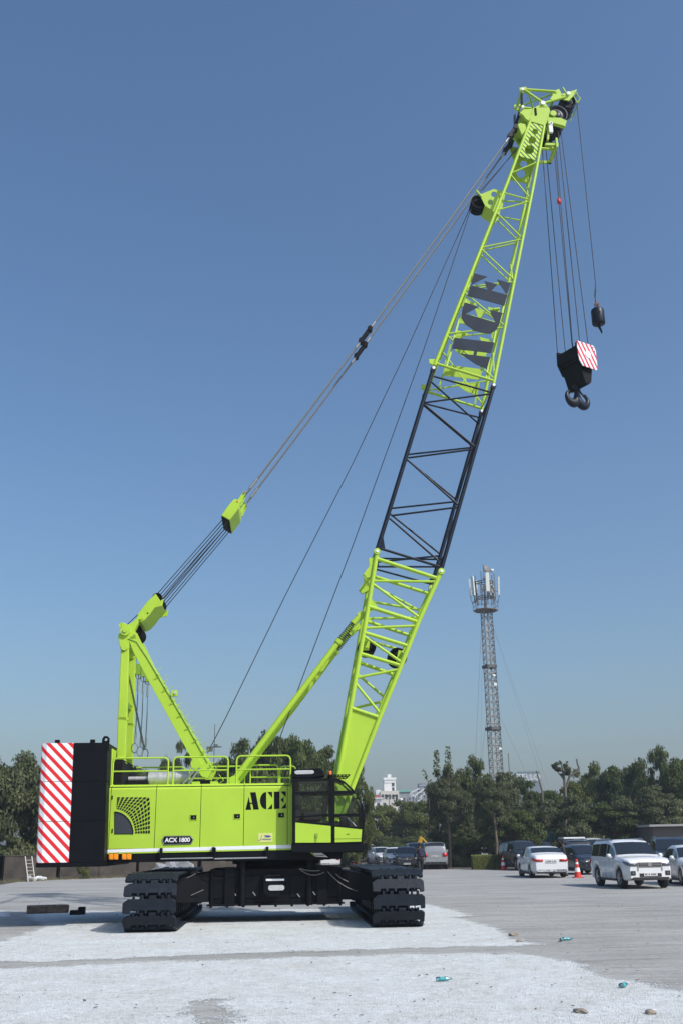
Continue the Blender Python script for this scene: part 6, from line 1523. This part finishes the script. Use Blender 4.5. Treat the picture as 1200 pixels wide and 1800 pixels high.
for (px, D, pyt, w_, lm, var, lab) in [(s[0], s[1], s[2], s[3], s[4] if s[4] < 3 else 0, s[5], s[6]) for s in SH_]:
    tree(px, D, pyt, w_, [0, 3][px % 2], lm, lab, zlow=-.1, trunk=False, name='bush', cat='bush', group='bushes under the trees')
g = G(147, 1545); 
def wallplant(px, py, h, w_, lab):
    g = G(px, py); r = empty('wall_plant', (g.x, g.y, 0), 0, lab, 'plant')
    o = bpy.data.objects.new('foliage', TM.setdefault((4, 1), None) or CM[4].copy()); 
    if not o.data.materials: o.data.materials.append(LM[1])
    TM[(4, 1)] = o.data
    COL.objects.link(o); o.parent = r; o.scale = (w_, .3, h)
    m = MB()
    for k in range(5): m.tube((0, 0, 0), (R.uniform(-w_, w_)*.6, 0, h*.7), .02, .006, n=5)
    m.build('stem', BARK, r)
wallplant(147, 1545, 1.0, .45, 'leafy plant growing at the foot of the wall below the counterweight'); wallplant(420, 1532, 1.4, .6, 'leafy plant behind the carbody beside the red posts')
# tall shoots on the broad leafed tree
g = W(778, 1400, 83.)
for (px, pyb, pyt, lab) in ((767, 1362, 1319, 'tall slender leafy shoot above the broad leafed tree, left one'), (787, 1360, 1312, 'tall slender leafy shoot above the broad leafed tree, right one'), (752, 1375, 1350, 'short sparse shoot with few round leaves left of the tall shoots')):
    D = 83.; b0 = W(px, pyb, D); t0 = W(px-(1 if px > 760 else 9), pyt, D); r = empty('tall_shoot', (b0.x, D, 0), 0, lab, 'shoot')
    m = MB(); m.tube((0, 0, 0), (0, 0, b0.z), .05, .03, n=6); m.tube((0, 0, b0.z), (t0.x-b0.x, 0, t0.z), .03, .012, n=5); m.build('stem', BARK, r)
    m = MB(); n = 150 if px > 760 else 14
    for k in range(n):
        t = R.random(); p = V3(lerp(0, t0.x-b0.x, t), 0, lerp(b0.z, t0.z, t))+V3(R.uniform(-1, 1)*.32, R.uniform(-.3, .3), 0)*(1.1-t*.6); a = Vector((R.uniform(-1, 1), R.uniform(-1, 1), R.uniform(-1, 1))).normalized(); b_ = a.orthogonal().normalized(); s = R.uniform(.07, .13) if px > 760 else .16
        m.add([p-a*s, p-b_*s*.6, p+a*s, p+b_*s*.6], [(0, 1, 2, 3)], False)
    m.build('leaves', LM[0], r)
# half bare tree with a dead limb
D = 84.; b0 = W(993, 1500, D); r = empty('half_bare_tree', (b0.x, D, 0), 0, 'half bare tree with a crooked dead limb pointing up above the right tree belt', 'tree')
X = lambda px, py: V3(W(px, py, D).x-b0.x, 0, W(px, py, D).z)
m = MB(); 
for pts, r0, r1_ in (([(993, 1480), (993, 1400), (991, 1372), (988, 1352), (985, 1342)], .16, .05), ([(992, 1390), (1000, 1365), (1012, 1357), (1017, 1350), (1014, 1343), (1012.5, 1334)], .10, .06), ([(990, 1370), (978, 1355), (973, 1347)], .06, .03), ([(989, 1360), (998, 1345)], .05, .02), ([(955, 1450), (952, 1390), (942, 1355)], .10, .06)):
    P_ = [X(*p) for p in pts]; n = len(P_)-1
    for k in range(n): m.tube(P_[k], P_[k+1], lerp(r0, r1_, k/n), lerp(r0, r1_, (k+1)/n), n=8)
m.build('trunk', mat('dead_bark', (.16, .145, .12), .9, noise=.4, nscale=5), r)
o = bpy.data.objects.new('crown', TM[(4, 2)] if (4, 2) in TM else CM[4].copy()); COL.objects.link(o); o.parent = r
if not o.data.materials: o.data.materials.append(LM[2])
q = X(987, 1350); o.location = (q.x, 0, X(987, 1364).z); o.scale = (.85, .85, X(987, 1335).z-X(987, 1364).z)
for px, lab in ((787, 'thin trunk'), ):
    pass
# visible bare trunks in front of the dark belt
for (px, D, yb, yt, lab) in ((789, 79, 1528, 1440, 'slim pale trunked tree right of the silver SUV'), (871, 77, 1500, 1440, 'slim pale trunked tree standing behind the clipped hedge')):
    g = W(px, 1500, D); r = empty('slim_tree', (g.x, D, 0), 0, lab, 'tree'); m = MB(); zt_ = W(px, yt, D).z
    m.tube((0, 0, 0), (.1, 0, zt_*.5), .13, .11, n=9); m.tube((.1, 0, zt_*.5), (0, 0, zt_+.4), .11, .07, n=8); m.tube((0, 0, zt_*.8), (.8, .2, zt_+.8), .05, .02, n=6); m.build('trunk', mat('pale_bark', (.16, .12, .085), .9, noise=.4, nscale=7), r)
    o = bpy.data.objects.new('crown', TM[(0, 2)]); COL.objects.link(o); o.parent = r; o.location = (0, .3, zt_-.2); o.scale = (1.7, 1.5, 3.2)
# clipped hedge
a, b = G(831, 1529), G(888, 1529); h_ = W(860, 1504, a.y).z
rr = random.Random(5); m = MB(); n = 15000; Lx = b.x-a.x
m.mi = 1; m.bb(-.0+.08, Lx-.08, .08, .72, 0, h_-.1); m.mi = 0
for k in range(n):
    f_ = rr.random()
    if f_ < .62: p = V3(rr.uniform(0, Lx), rr.uniform(-.05, .05), rr.uniform(.02, h_))
    elif f_ < .85: p = V3(rr.uniform(0, Lx), rr.uniform(0, .8), h_+rr.uniform(-.06, .05))
    else: p = V3(rr.choice((0, Lx)), rr.uniform(0, .8), rr.uniform(0, h_))
    t = Vector((rr.uniform(-1, 1), rr.uniform(-1, 1), rr.uniform(-1, 1))).normalized(); u = t.orthogonal().normalized(); s = rr.uniform(.03, .06)
    m.add([p-t*s, p-u*s*.5, p+t*s, p+u*s*.5], [(0, 1, 2, 3)], False)
o = m.build('clipped_hedge', [leafmat('hedge_leaf', (.07, .09, .02), (.17, .19, .05), (.27, .28, .09)), LM[0]]); o.location = (a.x, a.y, 0); tag(o, 'low clipped yellow green hedge left of the black SUV', 'hedge')
# tussocks of dry grass at the left wall foot
GR = mat('dry_grass', (.16, .15, .08), .9, noise=.4, nscale=9); m = MB()
for k in range(2600):
    px = R.uniform(-30, 545); bx = pw([(-60, 1556), (0, 1552), (100, 1546.5), (240, 1541.5), (360, 1537.5), (560, 1531)], px); g = G(px, bx+R.uniform(-.9, .6)); s = R.uniform(.05, .22); d_ = R.uniform(-.1, .1)
    m.add([(g.x-.015, g.y, 0), (g.x+.015, g.y, 0), (g.x+d_, g.y+d_, s)], [(0, 1, 2)], False)
tag(m.build('dry_grass', GR), 'sparse dry grass and weeds along the foot of the boundary wall', 'grass', kind='stuff')

# ================================================================== HAZE
hm = bpy.data.materials.new('haze'); hm.use_nodes = True; nt = hm.node_tree; nt.nodes.clear(); ho = nt.nodes.new('ShaderNodeOutputMaterial'); pv = nt.nodes.new('ShaderNodeVolumePrincipled')
pv.inputs['Color'].default_value = (.78, .88, 1, 1); pv.inputs['Density'].default_value = .0006; pv.inputs['Anisotropy'].default_value = .2; nt.links.new(pv.outputs[0], ho.inputs['Volume'])
m = MB(); m.bb(-680, 680, -80, 930, -1, 45); tag(m.build('haze', hm), 'thin pale air haze over the whole yard', 'haze', kind='stuff')

# ================================================================== LIGHT, SKY, CAMERA
EL, AZ = math.radians(44), math.radians(50)          # sun height; turned right from straight behind the camera
sd = Vector((sin(AZ)*cos(EL), -cos(AZ)*cos(EL), sin(EL)))
sun = bpy.data.lights.new('sun', 'SUN'); sun.energy = 4.0; sun.angle = math.radians(.53); sun.color = (1, .955, .90)
so = bpy.data.objects.new('sun', sun); COL.objects.link(so); so.rotation_euler = sd.to_track_quat('Z', 'Y').to_euler()
w = bpy.data.worlds.new('World'); SC.world = w; w.use_nodes = True; nt = w.node_tree; N = nt.nodes; L = nt.links
sk = N.new('ShaderNodeTexSky'); sk.sky_type = 'NISHITA'; sk.sun_disc = False; sk.sun_elevation = EL; sk.sun_rotation = math.atan2(sd.x, sd.y)
sk.air_density = 1.3; sk.dust_density = 3.0; sk.ozone_density = 6.0; sk.altitude = 0
bg = N['Background']; bg.inputs['Strength'].default_value = .138
hs = N.new('ShaderNodeHueSaturation'); hs.inputs['Saturation'].default_value = 1.06; L.new(sk.outputs[0], hs.inputs['Color']); L.new(hs.outputs[0], bg.inputs['Color'])
cam = bpy.data.cameras.new('camera'); cam.sensor_fit = 'VERTICAL'; cam.sensor_height = 36; cam.sensor_width = 24; cam.lens = 36*FPX/1800; cam.clip_end = 6000; cam.clip_start = .05
co = bpy.data.objects.new('camera', cam); COL.objects.link(co)
r_ = RT*cos(PH)-UP*sin(PH)      # image x axis
u_ = RT*sin(PH)+UP*cos(PH)
M = Matrix((r_, u_, -FW)).transposed().to_4x4(); M.translation = (0, 0, EYE); co.matrix_world = M
SC.camera = co
SC.view_settings.view_transform = 'Standard'; SC.view_settings.look = 'None'; SC.view_settings.exposure = 0; SC.view_settings.gamma = 1
SC.render.engine = 'CYCLES'; SC.cycles.max_bounces = 8; SC.cycles.transparent_max_bounces = 12; SC.cycles.use_denoising = True
